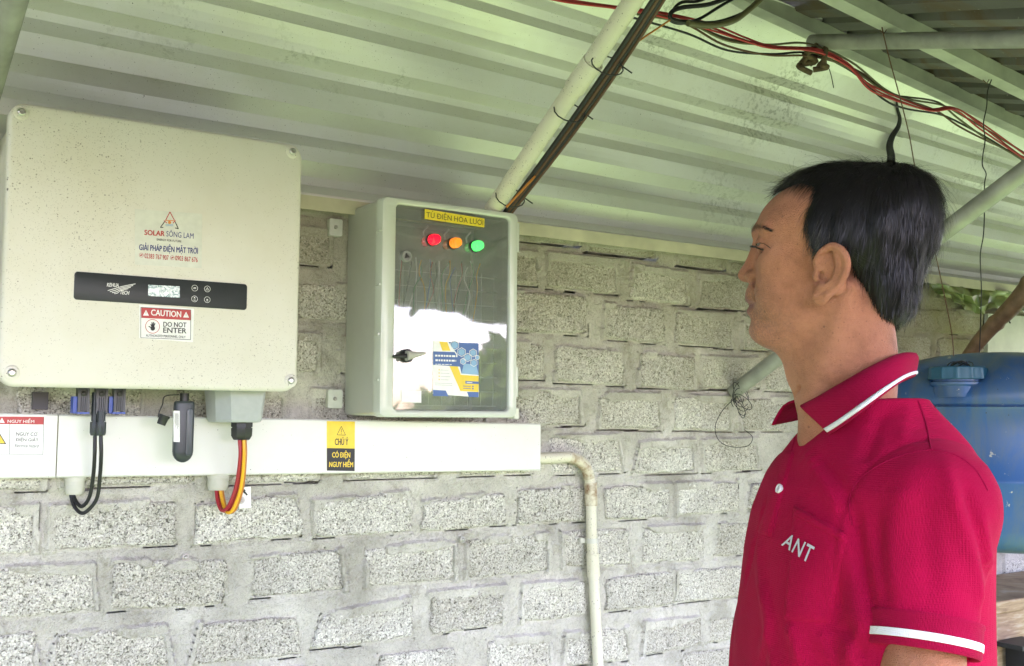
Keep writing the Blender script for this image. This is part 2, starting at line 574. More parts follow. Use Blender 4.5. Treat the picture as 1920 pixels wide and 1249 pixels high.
# ------------------------------------------------------------------ block wall
TR = [  # photographed outlines: top left, top right, bottom right, bottom left
 ((-30,950),(65,947),(65,1033),(-30,1039)), ((92,951),(325,938),(325,1018),(92,1031)), ((364,945),(547,928),(559,1003),(362,1019)),
 ((584,941),(758,922),(766,997),(588,1006)), ((790,942),(938,922),(944,981),(786,996)), ((967,917),(1099,911),(1099,975),(960,981)),
 ((1127,912),(1250,908),(1245,969),(1130,974)), ((1263,907),(1377,902),(1378,957),(1263,966)), ((1402,905),(1480,900),(1480,953),(1396,957)),
 ((-20,1066),(170,1058),(178,1140),(-10,1158)), ((212,1052),(420,1049),(418,1131),(206,1141)), ((472,1047),(633,1026),(645,1104),(470,1119)),
 ((683,1030),(846,1012),(850,1085),(682,1098)), ((872,1010),(1022,999),(1024,1069),(868,1083)), ((1047,997),(1170,989),(1179,1059),(1050,1062)),
 ((1204,989),(1312,985),(1312,1048),(1197,1054)), ((1345,982),(1430,974),(1428,1035),(1334,1042)),
 ((-60,1195),(58,1180),(68,1255),(-60,1270)), ((108,1188),(303,1172),(320,1245),(86,1262)), ((372,1168),(550,1153),(559,1227),(350,1243)), ((600,1152),(762,1120),(770,1194),(580,1214)),
 ((800,1110),(942,1097),(938,1166),(807,1187)), ((975,1097),(1091,1087),(1093,1151),(971,1165)), ((1130,1084),(1254,1069),(1256,1133),(1130,1144)), ((1263,1070),(1392,1060),(1386,1116),(1260,1128)),
 ((705,1226),(845,1210),(850,1282),(700,1300)), ((908,1199),(1022,1190),(1030,1262),(905,1272)), ((1055,1186),(1170,1175),(1171,1235),(1050,1247)), ((1204,1166),(1307,1157),(1307,1207),(1198,1227)), ((1328,1161),(1400,1150),(1390,1196),(1322,1202)),
 ((1275,1222),(1365,1212),(1370,1268),(1270,1280)),
 ((1025,820),(1152,816),(1162,883),(1033,887)), ((1195,831),(1294,825),(1296,883),(1181,887)), ((1310,827),(1413,823),(1417,879),(1313,883)),
 ((940,733),(1079,735),(1086,795),(945,799)), ((1121,739),(1229,741),(1233,804),(1117,802)), ((1260,743),(1362,745),(1364,806),(1258,804)), ((1379,748),(1470,748),(1470,806),(1384,806)),
 ((900,640),(1008,647),(1014,710),(900,706)), ((1037,649),(1160,658),(1162,722),(1035,714)), ((1194,662),(1294,670),(1296,729),(1191,724)), ((1310,670),(1413,674),(1417,727),(1310,727)), ((1430,676),(1510,678),(1510,733),(1430,731)),
 ((925,547),(1093,556),(1096,628),(925,618)), ((1129,570),(1237,581),(1242,645),(1125,633)), ((1262,585),(1364,593),(1367,652),(1260,643)), ((1388,597),(1470,601),(1470,656),(1386,654)),
 ((890,464),(1000,476),(1002,535),(890,526)), ((1023,476),(1148,491),(1152,551),(1021,539)), ((1183,499),(1279,514),(1283,572),(1175,560)), ((1306,516),(1410,524),(1412,581),(1304,576)),
 ((940,434),(1075,443),(1079,460),(940,447)), ((1093,449),(1221,464),(1223,485),(1093,470)), ((1264,474),(1348,489),(1350,506),(1264,496)), ((1364,492),(1450,500),(1450,518),(1364,510)),
 ((1712,579),(1833,585),(1831,627),(1710,621)), ((1640,630),(1735,632),(1738,676),(1640,676)), ((1754,634),(1836,636),(1836,682),(1750,680)), ((1876,1040),(1945,1035),(1945,1082),(1876,1086)), ((1640,542),(1720,552),(1720,574),(1640,566)),
]
GROW = ((-1, 1), (1, 1), (1, -1), (-1, -1))
TQ = [[(P(*p).x + 0.007 * sx, P(*p).z + 0.006 * sz) for p, (sx, sz) in zip(q, GROW)] for q in TR]
rw = random.Random(21)
ROWS = [(1.746, 1.842, .0), (1.714 - .092, 1.714, .15), (1.59 - .0, 1.59, 0)]
row_bottoms = [1.838, 1.714, 1.590, 1.468, 1.344, 1.222, 1.102, .977, .850, .725]
box = lambda q: (min(p[0] for p in q), max(p[0] for p in q), min(p[1] for p in q), max(p[1] for p in q))
for k, zb in enumerate(row_bottoms):
    x = -0.27 + (0.15 if k % 2 else 0.0)
    top = zb + (0.093 if k else 0.018)
    while x < 4.25:
        w = 0.243 + rw.uniform(-.012, .012)
        q = [(x, top + rw.uniform(-.004, .004)), (x + w, top + rw.uniform(-.004, .004)), (x + w, zb + rw.uniform(-.004, .004)), (x, zb + rw.uniform(-.004, .004))]
        b0 = box(q)
        hit = [b for b in map(box, TQ) if b[0] < b0[1] + .03 and b[1] > b0[0] - .03 and b[2] < b0[3] + .004 and b[3] > b0[2] - .004]
        for b in hit:                              # cut the block short where a traced neighbour begins
            if b[0] > b0[0] + .10: q = [q[0], (min(q[1][0], b[0] - .04), q[1][1]), (min(q[2][0], b[0] - .04), q[2][1]), q[3]]
            else: q = [(max(q[0][0], b[1] + .04), q[0][1]), q[1], q[2], (max(q[3][0], b[1] + .04), q[3][1])]
        if q[1][0] - q[0][0] > .07: TQ.append(q)
        x += w + 0.045 + rw.uniform(0, .02)

wall = empty('block_wall', (1.8, 0.0, 0.0), 'long wall of rough grey lightweight blocks in wide smeared cement joints', 'wall')
# mortar: one relief sheet, recessed along the block edges and cut away behind the blocks
step = 0.0035
xs, zs = np.arange(-0.3, 4.3, step), np.arange(0.3, 1.862, step)
GX, GZ = np.meshgrid(xs, zs)
pts3 = np.stack([GX, np.zeros_like(GX), GZ], -1)
Ym = -0.0120 - 0.010 * (fbm(pts3, 8, 3) - 0.5) - 0.007 * (fbm(pts3, 40, 3) - 0.5) - 0.0035 * (vnoise(pts3, 170) - 0.5)
slit = np.zeros(Ym.shape, bool)
gn = fbm(pts3 + [3, 5, 1], 14, 2)
smear = fbm(pts3 + [9, 2, 7], 7, 2)
for q in TQ:
    b0 = box(q)
    ix = np.where((xs > b0[0] - .03) & (xs < b0[1] + .03))[0]
    iz = np.where((zs > b0[2] - .03) & (zs < b0[3] + .03))[0]
    if not len(ix) or not len(iz): continue
    sl = (slice(iz[0], iz[-1] + 1), slice(ix[0], ix[-1] + 1))
    X, Z = GX[sl], GZ[sl]
    ds = []
    for i in range(4):                              # signed distance outside each edge (clockwise: tl, tr, br, bl)
        (ax, az), (bx, bz) = q[i], q[(i + 1) % 4]
        L = math.hypot(bx - ax, bz - az)
        ds.append(((X - ax) * -(bz - az) + (Z - az) * (bx - ax)) / L)
    d = np.maximum.reduce(ds)
    side = np.argmax(ds, 0)
    deep = np.choose(side, [0.0, 0.40, 1.0, 0.0])
    wslit = 0.0044 * deep * np.clip(3.0 * smear[sl] - 0.85 + 1.0 * (gn[sl] - .5), 0, 1.1)
    Ym[sl] = np.where(d < -0.010, 0.045, Ym[sl] + 0.004 * np.exp(-(np.clip(d, 0, None) / 0.005) ** 2) * deep)
    slit[sl] |= (d > -0.0035) & (d < wslit)
    # cement smeared over the upper edge of some blocks
    sm = np.clip((smear[sl] - 0.47) * 9, 0, 1) * np.clip(1 - np.minimum(-ds[0] / 0.034, np.minimum(-ds[1], -ds[3]) / 0.020) + .25 * (gn[sl] - .5), 0, 1)
    Ym[sl] = np.where((d < 0) & (sm > 0.25), -0.0185 - 0.003 * sm, Ym[sl])
    slit[sl] &= ~((sm > 0.25) & (side == 0))
pts3[..., 1] = Ym
grid_mesh('mortar', pts3, len(xs), len(zs), M_MORTAR, wall, keep=~(slit[:-1, :-1] & slit[1:, 1:]))
MB().box((-5.0, -0.008, 0.0), (4.95, 0.049, 0.298)).build('plinth', M_MORTAR, wall)
MB().box((-5.0, -0.008, 0.3), (-0.302, 0.049, 1.862)).build('side_render', M_MORTAR, wall)  # unseen wall stretch, added against sky light from the left
MB().box((4.302, -0.008, 0.3), (4.95, 0.049, 1.862)).build('side_render', M_MORTAR, wall)
MB().box((-5.0, 0.05, 0.0), (4.95, 0.14, 1.862)).build('core', M_MORTAR, wall)


def block_mesh(q, seed):
    (ax, az), (bx, bz), (cx, cz), (dx, dz) = q
    nx = max(6, int((bx - ax) / 0.0065)); nz = max(4, int(abs(az - dz) / 0.0065))
    u = np.linspace(-1, 1, nx + 1); v = np.linspace(-1, 1, nz + 1)
    U, V = np.meshgrid(u, v)
    lx, lz = (bx - ax) / 2, (az - dz) / 2
    kx, kz = 0.006 / lx, 0.007 / lz
    U2 = U * (1 - kx * np.abs(V) ** 7 * 1.0)
    V2 = V * (1 - kz * np.abs(U) ** (9) * 1.0)
    a, b = (U2 + 1) / 2, (V2 + 1) / 2
    X = (dx * (1 - a) + cx * a) * (1 - b) + (ax * (1 - a) + bx * a) * b
    Z = (dz * (1 - a) + cz * a) * (1 - b) + (az * (1 - a) + bz * a) * b
    p = np.stack([X, np.full_like(X, seed * 1.7), Z], -1)
    e = np.maximum(np.abs(U) ** (lx / 0.012), np.abs(V) ** (lz / 0.010))
    edge = np.clip(np.maximum(np.abs(U), np.abs(V) ), 0, 1) ** 6
    X = X + edge * 0.034 * (fbm(p, 26, 3) - 0.5)
    Z = Z + edge * 0.030 * (fbm(p + 7, 26, 3) - 0.5)
    proud = -0.0165 - 0.003 * math.sin(seed * 12.9)
    Y = proud - 0.006 * (fbm(p + 3, 22, 2) - 0.5) - 0.0085 * (vnoise(p + 1, 150) - 0.5)
    Y = Y + 0.007 * np.clip(e, 0, 1) ** 4
    rim = (np.abs(U) > 0.999) | (np.abs(V) > 0.999)
    Y = np.where(rim, 0.034, Y)
    return np.stack([X, Y, Z], -1), nx + 1, nz + 1


for i, q in enumerate(TQ):
    V, nx, nz = block_mesh(q, i + 1)
    grid_mesh('block', V, nx, nz, M_BLOCK, wall)

MB().box((-5.14, -4.6, 0.0), (-5.0, 0.14, 1.9)).build('added_end_wall', M_MORTAR, wall)  # unseen end wall, added to close the left side to sky light

# ------------------------------------------------------------------ corrugated cladding above the wall: leans out more towards its top
_S = np.linspace(0, 0.9, 451)
_T = np.radians(1 + 41 * np.clip(_S / 0.62, 0, 1.1) ** 1.25)
_Y = -0.03 - np.concatenate([[0], np.cumsum(np.sin(_T)[:-1] * 0.002)])
_Z = 1.857 + np.concatenate([[0], np.cumsum(np.cos(_T)[:-1] * 0.002)])


def clad_pt(x, s, off):
    k = 0.060 * (x - 1.35) + 0.016 * math.sqrt((x - 1.35) ** 2 + 0.05)
    s = s * (1 - k)
    t = np.interp(s, _S, _T)
    return (x, np.interp(s, _S, _Y) + off * math.cos(t), np.interp(s, _S, _Z) + off * math.sin(t))


GR = 0.027                                          # groove depth
def station(py, off):
    """height along the sheet that the photo shows at (960, py)"""
    d = ray(960, py)
    for s in np.arange(0.0, 0.8, 0.0015):
        _, y, z = clad_pt(1.35, s, off)
        t = (y + CAM_D) / d[1]
        if z >= CAM_Z + d[2] * t: return float(s)
    return 0.8


prof = [(0.0, 0.0)]
for a_, f_, b_, e_ in ((359, 385, 400, 412), (272, 298, 320, 336), (186, 208, 221, 240), (85, 104, 123, 142), (-20, 0, 18, 37)):
    prof += [(station(e_, 0), 0.0), (station(b_, GR), GR), (station(f_, GR), GR), (station(a_, 0), 0.0)]
prof += [(.80, 0.0)]


def cladding(name, x0, x1, shift, ragged, parent):
    n = int((x1 - x0) / 0.05)
    verts, faces = [], []
    for k, ((sa, oa), (sb, ob)) in enumerate(zip(prof[:-1], prof[1:])):
        base = len(verts)
        sub = 3 if oa == ob and sb - sa > .02 else 1
        for i in range(n + 1):
            x = x0 + (x1 - x0) * i / n
            for j in range(sub + 1):
                s = sa + (sb - sa) * j / sub
                xx = x + (ragged * (math.sin(s * 31) * 0.5 + math.sin(s * 13 + 1)) if i == n else 0)
                wob = 0.0025 * (math.sin(x * 9 + s * 20) + math.sin(x * 4.1 + s * 33))
                curl = -0.018 * max(0, (xx - x1 + 0.22) / 0.22) ** 2 if ragged else 0
                verts.append(clad_pt(xx, s, (oa + (ob - oa) * j / sub) + shift + wob + curl))
        for i in range(n):
            for j in range(sub):
                a = base + i * (sub + 1) + j
                faces.append((a, a + sub + 1, a + sub + 2, a + 1))
    o = MB().add(verts, faces).build(name, M_CLAD, parent, None, recalc=False)
    sol = o.modifiers.new('gauge', 'SOLIDIFY')
    sol.thickness, sol.offset = 0.0012, 0
    return o


clad = empty('wall_cladding', (1.8, -0.03, 1.857), 'pale green white ribbed metal cladding leaning out above the block wall', 'cladding')
cladding('sheet', -0.7, 2.93, 0.0, 0.014, clad)
cladding('sheet', -5.0, -0.705, 0.004, 0.0, clad)  # unseen left length, added to block sky light
cladding('sheet', 2.86, 4.9, 0.020, 0.0, clad)
trim = MB()
trim.box((-5.0, -0.052, 1.846), (4.9, -0.012, 1.858))
trim.box((-5.0, -0.055, 1.838), (4.9, -0.052, 1.870))
trim.build('lower_trim', simple('cream trim', (0.55, 0.52, 0.36), 0.5, 0, .2, 8), clad)
# black tube standing in for the dark gap between the two overlapping sheets
def on_clad(px, py, lift):
    d = ray(px, py)
    lo_t, hi_t = 0.5 / d[1], 2.4 / d[1]
    for _ in range(50):
        t = (lo_t + hi_t) / 2
        q = (d[0] * t, -CAM_D + d[1] * t, CAM_Z + d[2] * t)
        if q[1] < np.interp(q[2], _Z, _Y) - lift: lo_t = t
        else: hi_t = t
    return Vector(q)


_hp = spline([on_clad(px, py, .014 + .004 * i) for i, (px, py) in enumerate(((1681, 186), (1683, 205), (1687, 222), (1684, 238), (1673, 256), (1668, 274), (1671, 294), (1668, 310), (1652, 326), (1630, 344), (1600, 360)))], 6)
strip = MB().tube(_hp, [0.0025 + 0.0125 * min(1, i / 44) for i in range(len(_hp))], 10)
tag(strip.build('sheet_gap_tube', plain('sheet gap black', (0.012, 0.012, 0.013), .6)), 'black tube standing in for the dark gap between two cladding sheets', 'sheet gap')

# ------------------------------------------------------------------ eave roof: sheet, purlins, rafters, struts
def eave_y(x): return min(-2.2, -2.46 + 0.22 * (x - 2.35))             # outer edge; its unseen left part is shaped further out to shade the cladding


def roof_z(x, y): return 2.475 - 0.115 * (x - 2.35) + 0.28 * (y + 0.3)


eave = empty('eave_roof', (1.8, -0.2, 2.5), 'grey weathered eave roof sloping outwards on steel tubes above the cladding', 'roof')
V, F = [], []
pitch, X0, X1 = 0.125, -5.0, 6.0  # unseen roof ends lengthened to hold back sky light and sun
xs_r = []
x = X0
while x < X1:
    xs_r += [(x, 0), (x + .06, 0), (x + .075, .024), (x + .11, .024)]
    x += pitch
nyr = 26
for i, (x, h) in enumerate(xs_r):
    for j in range(nyr + 1):
        yy = -0.02 + (eave_y(x) + 0.02) * j / nyr
        V.append((x, yy, roof_z(x, yy) + 0.027 + h + 0.003 * math.sin(yy * 5 + i)))
for i in range(len(xs_r) - 1):
    for j in range(nyr):
        a = i * (nyr + 1) + j
        F.append((a, a + nyr + 1, a + nyr + 2, a + 1))
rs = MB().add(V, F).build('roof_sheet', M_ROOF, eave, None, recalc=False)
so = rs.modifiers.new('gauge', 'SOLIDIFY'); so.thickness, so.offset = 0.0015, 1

fx = [-5.0 + 11.0 * i / 44 for i in range(45)]
MB().loft([[(x, eave_y(x) - .014, roof_z(x, eave_y(x)) + .004), (x, eave_y(x) + .012, roof_z(x, eave_y(x)) + .004), (x, eave_y(x) + .012, roof_z(x, eave_y(x)) + .062), (x, eave_y(x) - .014, roof_z(x, eave_y(x)) + .062)] for x in fx]).build('edge_trim', M_GALV, eave, 30)


def on_roof(px, py, below):
    d = ray(px, py)
    # CAM + d t on z = roof_z - below
    t = (2.475 - below + 0.115 * 2.35 + 0.28 * (-CAM_D + 0.3) - CAM_Z) / (d[2] + 0.115 * d[0] - 0.28 * d[1])
    return Vector((d[0] * t, -CAM_D + d[1] * t, CAM_Z + d[2] * t))


y2 = on_roof(1781, 96, 0.0).y
for yp in (-0.30, y2, -1.22, -1.8, -2.40):
    pm = MB()
    nn = 14
    for i in range(nn):
        xa, xb = X0 + (X1 - X0) * i / nn, X0 + (X1 - X0) * (i + 1) / nn
        za, zb = roof_z(xa, yp), roof_z(xb, yp)
        w, h = .021, .022
        ra = [(xa, yp - w, za - h), (xa, yp + w, za - h), (xa, yp + w, za + h), (xa, yp - w, za + h)]
        rb = [(xb, yp - w, zb - h), (xb, yp + w, zb - h), (xb, yp + w, zb + h), (xb, yp - w, zb + h)]
        pm.loft([ra, rb], i == 0, i == nn - 1)
    pm.build('purlin', M_PURLIN, eave, 30)
for xr in (0.22, 2.30, 4.45):
    pa, pb = Vector((xr, -.33, roof_z(xr, -.33) - .050)), Vector((xr, -2.40, roof_z(xr, -2.40) - .050))
    MB().tube([pa.lerp(pb, k / 6) for k in range(7)], 0.021, 14).build('rafter', M_GALV, eave, 60)
    fz = 1.45 if xr > 1 else 1.80
    foot = Vector((xr, -.02, fz))
    top = Vector((xr, -1.30, fz + .535 * 1.28))
    if xr < 1:
        pa_, pb_ = PX(-4, 110, .25), PX(31, -18, .25)
        foot, top = pa_ - (pb_ - pa_) * 3.2, pb_ + (pb_ - pa_) * 5.5
    if xr > 4: foot.z = 1.25; top.z = roof_z(xr, -1.3) - .07
    MB().tube([foot.lerp(top, k / 6) for k in range(7)], 0.0215, 16).build('strut', M_GALV, eave, 60)
# dark tape and rag wound round the rafter end
rg = MB()
c0 = P(1522, 112, -.36)
rgr = random.Random(3)
for k in range(5):
    c = c0 + Vector((rgr.uniform(-.02, .03), rgr.uniform(-.02, .01), rgr.uniform(-.03, .02)))
    rg.tube(spline([c + Vector((rgr.uniform(-.03, .03), rgr.uniform(-.02, .02), rgr.uniform(-.03, .03))) for _ in range(5)], 5), .008, 7)
rg.build('rag', simple('brown rag', (0.10, 0.07, 0.035), .9, 0, .4, 60, .4), eave, 60)

# ------------------------------------------------------------------ materials of the fixtures
M_INV = dirty_paint('cream powder coat', (0.675, 0.65, 0.565), 0.38, dots=1.15, streak=0.35)
M_TRUNK = dirty_paint('white pvc trunking', (0.72, 0.72, 0.68), 0.35, dots=0.7, streak=0.22)
M_CAB = dirty_paint('grey polycarbonate', (0.46, 0.47, 0.43), 0.35, dots=0.35, streak=0.3)
M_RIM = dirty_paint('pale door rim', (0.56, 0.59, 0.52), 0.2, dots=0.3, streak=0.25)
M_STEEL = plain('bolt steel', (0.55, 0.54, 0.50), 0.28, 0.9)
M_BLACK = plain('black plastic', (0.018, 0.019, 0.02), 0.4)
M_DARKGREY = plain('slate plastic', (0.030, 0.038, 0.042), 0.35)
M_PANEL = plain('charcoal display film', (0.022, 0.027, 0.028), 0.45)
M_GREYPL = plain('grey plastic', (0.40, 0.42, 0.42), 0.4)
M_PVC = dirty_paint('old cream pvc', (0.66, 0.63, 0.50), 0.4, dots=1.2, streak=0.5)
M_WHITE = plain('white print', (0.80, 0.80, 0.77), 0.4)
M_INK = plain('black ink', (0.02, 0.02, 0.02), 0.5)
M_RED = plain('red ink', (0.50, 0.045, 0.04), 0.45)
M_BLUEINK = plain('navy ink', (0.03, 0.045, 0.20), 0.45)
M_YELLOW = plain('yellow print', (0.80, 0.56, 0.02), 0.4)
M_LBLUE = plain('blue print', (0.05, 0.13, 0.36), 0.4)
M_SKYB = plain('light blue print', (0.22, 0.42, 0.62), 0.4)
M_ORANGE = plain('orange ink', (0.75, 0.25, 0.03), 0.45)
M_FILM = plain('pale sticker film', (0.62, 0.63, 0.545), 0.3)
M_BLUE = plain('blue connector plastic', (0.02, 0.07, 0.36), 0.35)
M_CREAMG = plain('cream gland plastic', (0.56, 0.55, 0.47), 0.45)
C_BLACK = plain('black cable jacket', (0.015, 0.015, 0.016), 0.45)
C_RED = plain('red cable jacket', (0.38, 0.02, 0.03), 0.4)
C_YEL = plain('yellow cable jacket', (0.85, 0.42, 0.01), 0.4)
C_BROWN = plain('brown cable jacket', (0.10, 0.045, 0.02), 0.5)
C_ORANGE = plain('orange cable jacket', (0.55, 0.20, 0.03), 0.5)
C_OLIVE = plain('olive cable jacket', (0.12, 0.11, 0.05), 0.5)


def lett(text, name, mat, parent, l, r, h, y, **kw):
    """print between two measured points (middle of the line's two ends), h photo pixels tall"""
    a, b = P(*l, y), P(*r, y)
    m = ((l[0] + r[0]) / 2, (l[1] + r[1]) / 2)
    hh = (P(m[0], m[1] - h / 2, y) - P(m[0], m[1] + h / 2, y)).z
    zc = (a.z + b.z) / 2
    return lettering(text, name, mat, parent, a.x, b.x, zc - hh / 2, zc + hh / 2, y, tilt=(b.z - a.z) / (b.x - a.x), **kw)


def quad(mb, px, y, mi=0):
    mb.poly([P(p[0], p[1], y) for p in px], mi)
    return mb


def sheet(mb, px, y, t=0.0006, mi=0):
    """thin printed sheet standing t proud of the surface behind it"""
    f = [P(p[0], p[1], y) for p in px]
    b = [Vector((p.x, y + t, p.z)) for p in f]
    mb.loft([b, f], True, True, mi=mi)
    return mb


def disc(mb, c, r, y, n=20, mi=0, rx=None):
    mb.poly([(c.x + (rx or r) * math.cos(2 * math.pi * k / n), y, c.z + r * math.sin(2 * math.pi * k / n)) for k in range(n)], mi)
    return mb


def ring(mb, c, r0, r1, y, n=24, mi=0):
    for k in range(n):
        a, b = 2 * math.pi * k / n, 2 * math.pi * (k + 1) / n
        mb.poly([(c.x + r * math.cos(t), y, c.z + r * math.sin(t)) for r, t in ((r0, a), (r1, a), (r1, b), (r0, b))], mi)
    return mb


def bar(mb, a, b, w, y, mi=0):
    """flat stroke from a to b (Vectors on the plane)"""
    d = Vector((b.x - a.x, 0, b.z - a.z)).normalized()
    nrm = Vector((-d.z, 0, d.x)) * (w / 2)
    mb.poly([(p.x, y, p.z) for p in (a + nrm, a - nrm, b - nrm, b + nrm)], mi)
    return mb


def bolt(name, c, y, r, parent, mats=None, wash=True):
    mb = MB()
    if wash: mb.lathe((c.x, y, c.z), (0, -1, 0), [(0, r * 1.75), (.0012, r * 1.75), (.002, r * 1.6), (.002, r * 1.05)], 24, 1)
    mb.lathe((c.x, y, c.z), (0, -1, 0), [(0.001, r), (.0035, r), (.006, r * .86), (.0072, r * .55), (.0072, r * .50), (.0045, r * .46), (.0045, .0001)], 20, 0)
    return mb.build(name, mats or [M_STEEL, M_INV], parent, 40)


# ------------------------------------------------------------------ inverter
IX0, IX1, IZ0, IZ1, IY = 0.2815, 0.8395, 1.4215, 1.9335, -0.240
ic = ((IX0 + IX1) / 2, (IZ0 + IZ1) / 2)
iw, ih = IX1 - IX0, IZ1 - IZ0
inv = empty('solar_inverter', (ic[0], 0, IZ0), 'large cream wall inverter with a black display strip and speckled cover', 'inverter')
MB().rrect(*ic, iw - .026, ih - .026, .022, [(-.025, 0.0), (-.205, 0.0), (-.211, .003)], 5).build('housing', M_INV, inv, 40)
MB().rrect(*ic, iw, ih, .030, [(-.207, .010), (-.2085, .002), (-.212, 0.0), (-.231, 0.0), (-.2365, .0016), (-.2392, .005), (-.240, .009)], 8).build('front_cover', M_INV, inv, 40)
MB().rrect(ic[0], ic[1], iw - .1, ih - .08, .01, [(-.002, 0), (-.03, 0)], 2).build('wall_bracket', M_GALV, inv, 40)
for p in ((40, 211), (548, 285), (545, 714), (22, 699)):
    bolt('cover_bolt', P(*p, IY), IY, .0076, inv)
yp = IY - .0012
dp = MB()
dq = [P(*p, yp) for p in ((139, 509), (463, 533), (463, 580.5), (139, 563))]
dx0, dx1 = (dq[0].x + dq[3].x) / 2, (dq[1].x + dq[2].x) / 2
dz0, dz1 = (dq[2].z + dq[3].z) / 2, (dq[0].z + dq[1].z) / 2
dp.rrect((dx0 + dx1) / 2, (dz0 + dz1) / 2, dx1 - dx0, dz1 - dz0, .006, [(IY + .0005, 0), (yp, 0), (yp - .0003, .0006)], 5)
panel = dp.build('display_panel', M_PANEL, inv, 40)
yt = yp - .0007
lc = NT('lcd window')
lc.put('Base Color', lc.ramp(lc.noise(90, 5, 0.7, 1.0), [(0.42, (0.10, 0.22, 0.19)), (0.58, (0.72, 0.78, 0.75))])).put('Roughness', .15)
sheet(MB(), ((278, 534), (337, 537), (337, 558.5), (278, 555)), yt, .0004).build('screen', lc.mat, panel)
for bx_, by_, kind in ((365.2, 540.3, 0), (388.8, 541.9, 1), (364.8, 560.5, 2), (388.6, 562, 3)):
    b_ = MB()
    c = P(bx_, by_, yt)
    ring(b_, c, .0054, .0061, yt)
    if kind == 0:
        bar(b_, c + Vector((-.0025, 0, .0008)), c + Vector((.0028, 0, .0008)), .0009, yt); bar(b_, c + Vector((-.0028, 0, -.001)), c + Vector((.0025, 0, -.001)), .0009, yt)
    elif kind == 1:
        for u, v in (((-.003, -.0022), (0, .003)), ((0, .003), (.003, -.0022)), ((.003, -.0022), (-.003, -.0022)), ((0, .0012), (0, -.001))):
            bar(b_, c + Vector((u[0], 0, u[1])), c + Vector((v[0], 0, v[1])), .0007, yt)
    else:
        s = 1 if kind == 2 else -1
        b_.poly([c + Vector((-.0021, 0, .0012)), c + Vector((.0021, 0, .0012)), c + Vector((0, 0, .0012 + s * .0028))])
        bar(b_, c + Vector((-.0022, 0, -.0024)), c + Vector((.0022, 0, -.0024)), .0010, yt)
    b_.build('button', M_WHITE, panel)
lett('KEHUA', 'lettering', M_WHITE, panel, (200.5, 534), (222.5, 535), 7, yt, bold=.02, shear=.2)
lett('TECH', 'lettering', M_WHITE, panel, (225.5, 548), (242.5, 549.4), 7, yt, bold=.02, shear=.2)
sw = MB()
for k, (dy, w) in enumerate(((0, 1.5), (3.2, 1.5), (6.4, 1.5), (9.2, 1.2))):
    top = [(202 + k * 4, 545 + dy * .62), (214 + k * 2, 541.5 + dy * .9), (230 - k, 537 + dy * .85), (254 - k * 4.5, 532.3 + dy)]
    cpts = spline([P(*q, yt) for q in top], 5)
    for a, b in zip(cpts[:-1], cpts[1:]): bar(sw, a, b, .0012 if k < 3 else .0010, yt)
sw.build('logo', M_WHITE, panel)

ys = IY - .0006
st = sheet(MB(), ((253, 392), (379, 401), (378, 503), (253, 496)), ys, .0004).build('company_sticker', M_FILM, inv)
tag(st, 'clear company sticker with a triangle logo above two phone numbers')
yl = ys - .0004
lg = MB()
A = lambda x, y: P(100 + x / 4.46, 380 + y / 4.46, yl)
for (a, b, mi) in (((975, 78), (938, 150), 0), ((975, 78), (1014, 150), 0), ((940, 148), (1010, 152), 1), ((930, 160), (895, 208), 2), ((895, 208), (920, 208), 2), ((1018, 160), (1046, 218), 2), ((1046, 218), (1018, 212), 2), ((925, 150), (950, 172), 0), ((1022, 150), (1000, 172), 0)):
    bar(lg, A(*a), A(*b), .0016, yl, mi)
for k in range(2):
    w_ = [A(938 + 64 * i / 6, 182 + 10 * k + 3 * math.sin(i * 1.6)) for i in range(7)]
    for a, b in zip(w_[:-1], w_[1:]): bar(lg, a, b, .0011, yl, 3)
disc(lg, A(972, 166), .0032, yl, 12, 1)
lg.build('logo', [M_RED, M_ORANGE, M_INK, M_SKYB], st)
lett('SOLAR', 'lettering', M_RED, st, (271, 435.8), (308.5, 438.2), 9.5, yl, bold=.035)
lett('SÔNG LAM', 'lettering', M_BLUEINK, st, (312, 436.8), (363, 441.5), 13, yl, bold=.005)
lett('ENERGY FOR FUTURE', 'lettering', M_INK, st, (294, 449), (340, 452.8), 4, yl, bold=.01)
lett('GIẢI PHÁP ĐIỆN MẶT TRỜI', 'lettering', M_BLUEINK, st, (261, 463), (371, 470.5), 17, yl, bold=.03)
lett('02383 767 907', 'lettering', M_RED, st, (271, 479.5), (316, 483.5), 9, yl, bold=.015)
lett('0903 867 676', 'lettering', M_RED, st, (328.7, 483.7), (370.5, 487.5), 9, yl, bold=.015)
for q in ((265, 478.5), (323, 483.4)):
    ic_ = MB(); c = P(*q, yl); ring(ic_, c, .0036, .0042, yl); bar(ic_, c + Vector((-.002, 0, -.0012)), c + Vector((.002, 0, .0012)), .0022, yl)
    ic_.build('phone_icon', M_RED, st)

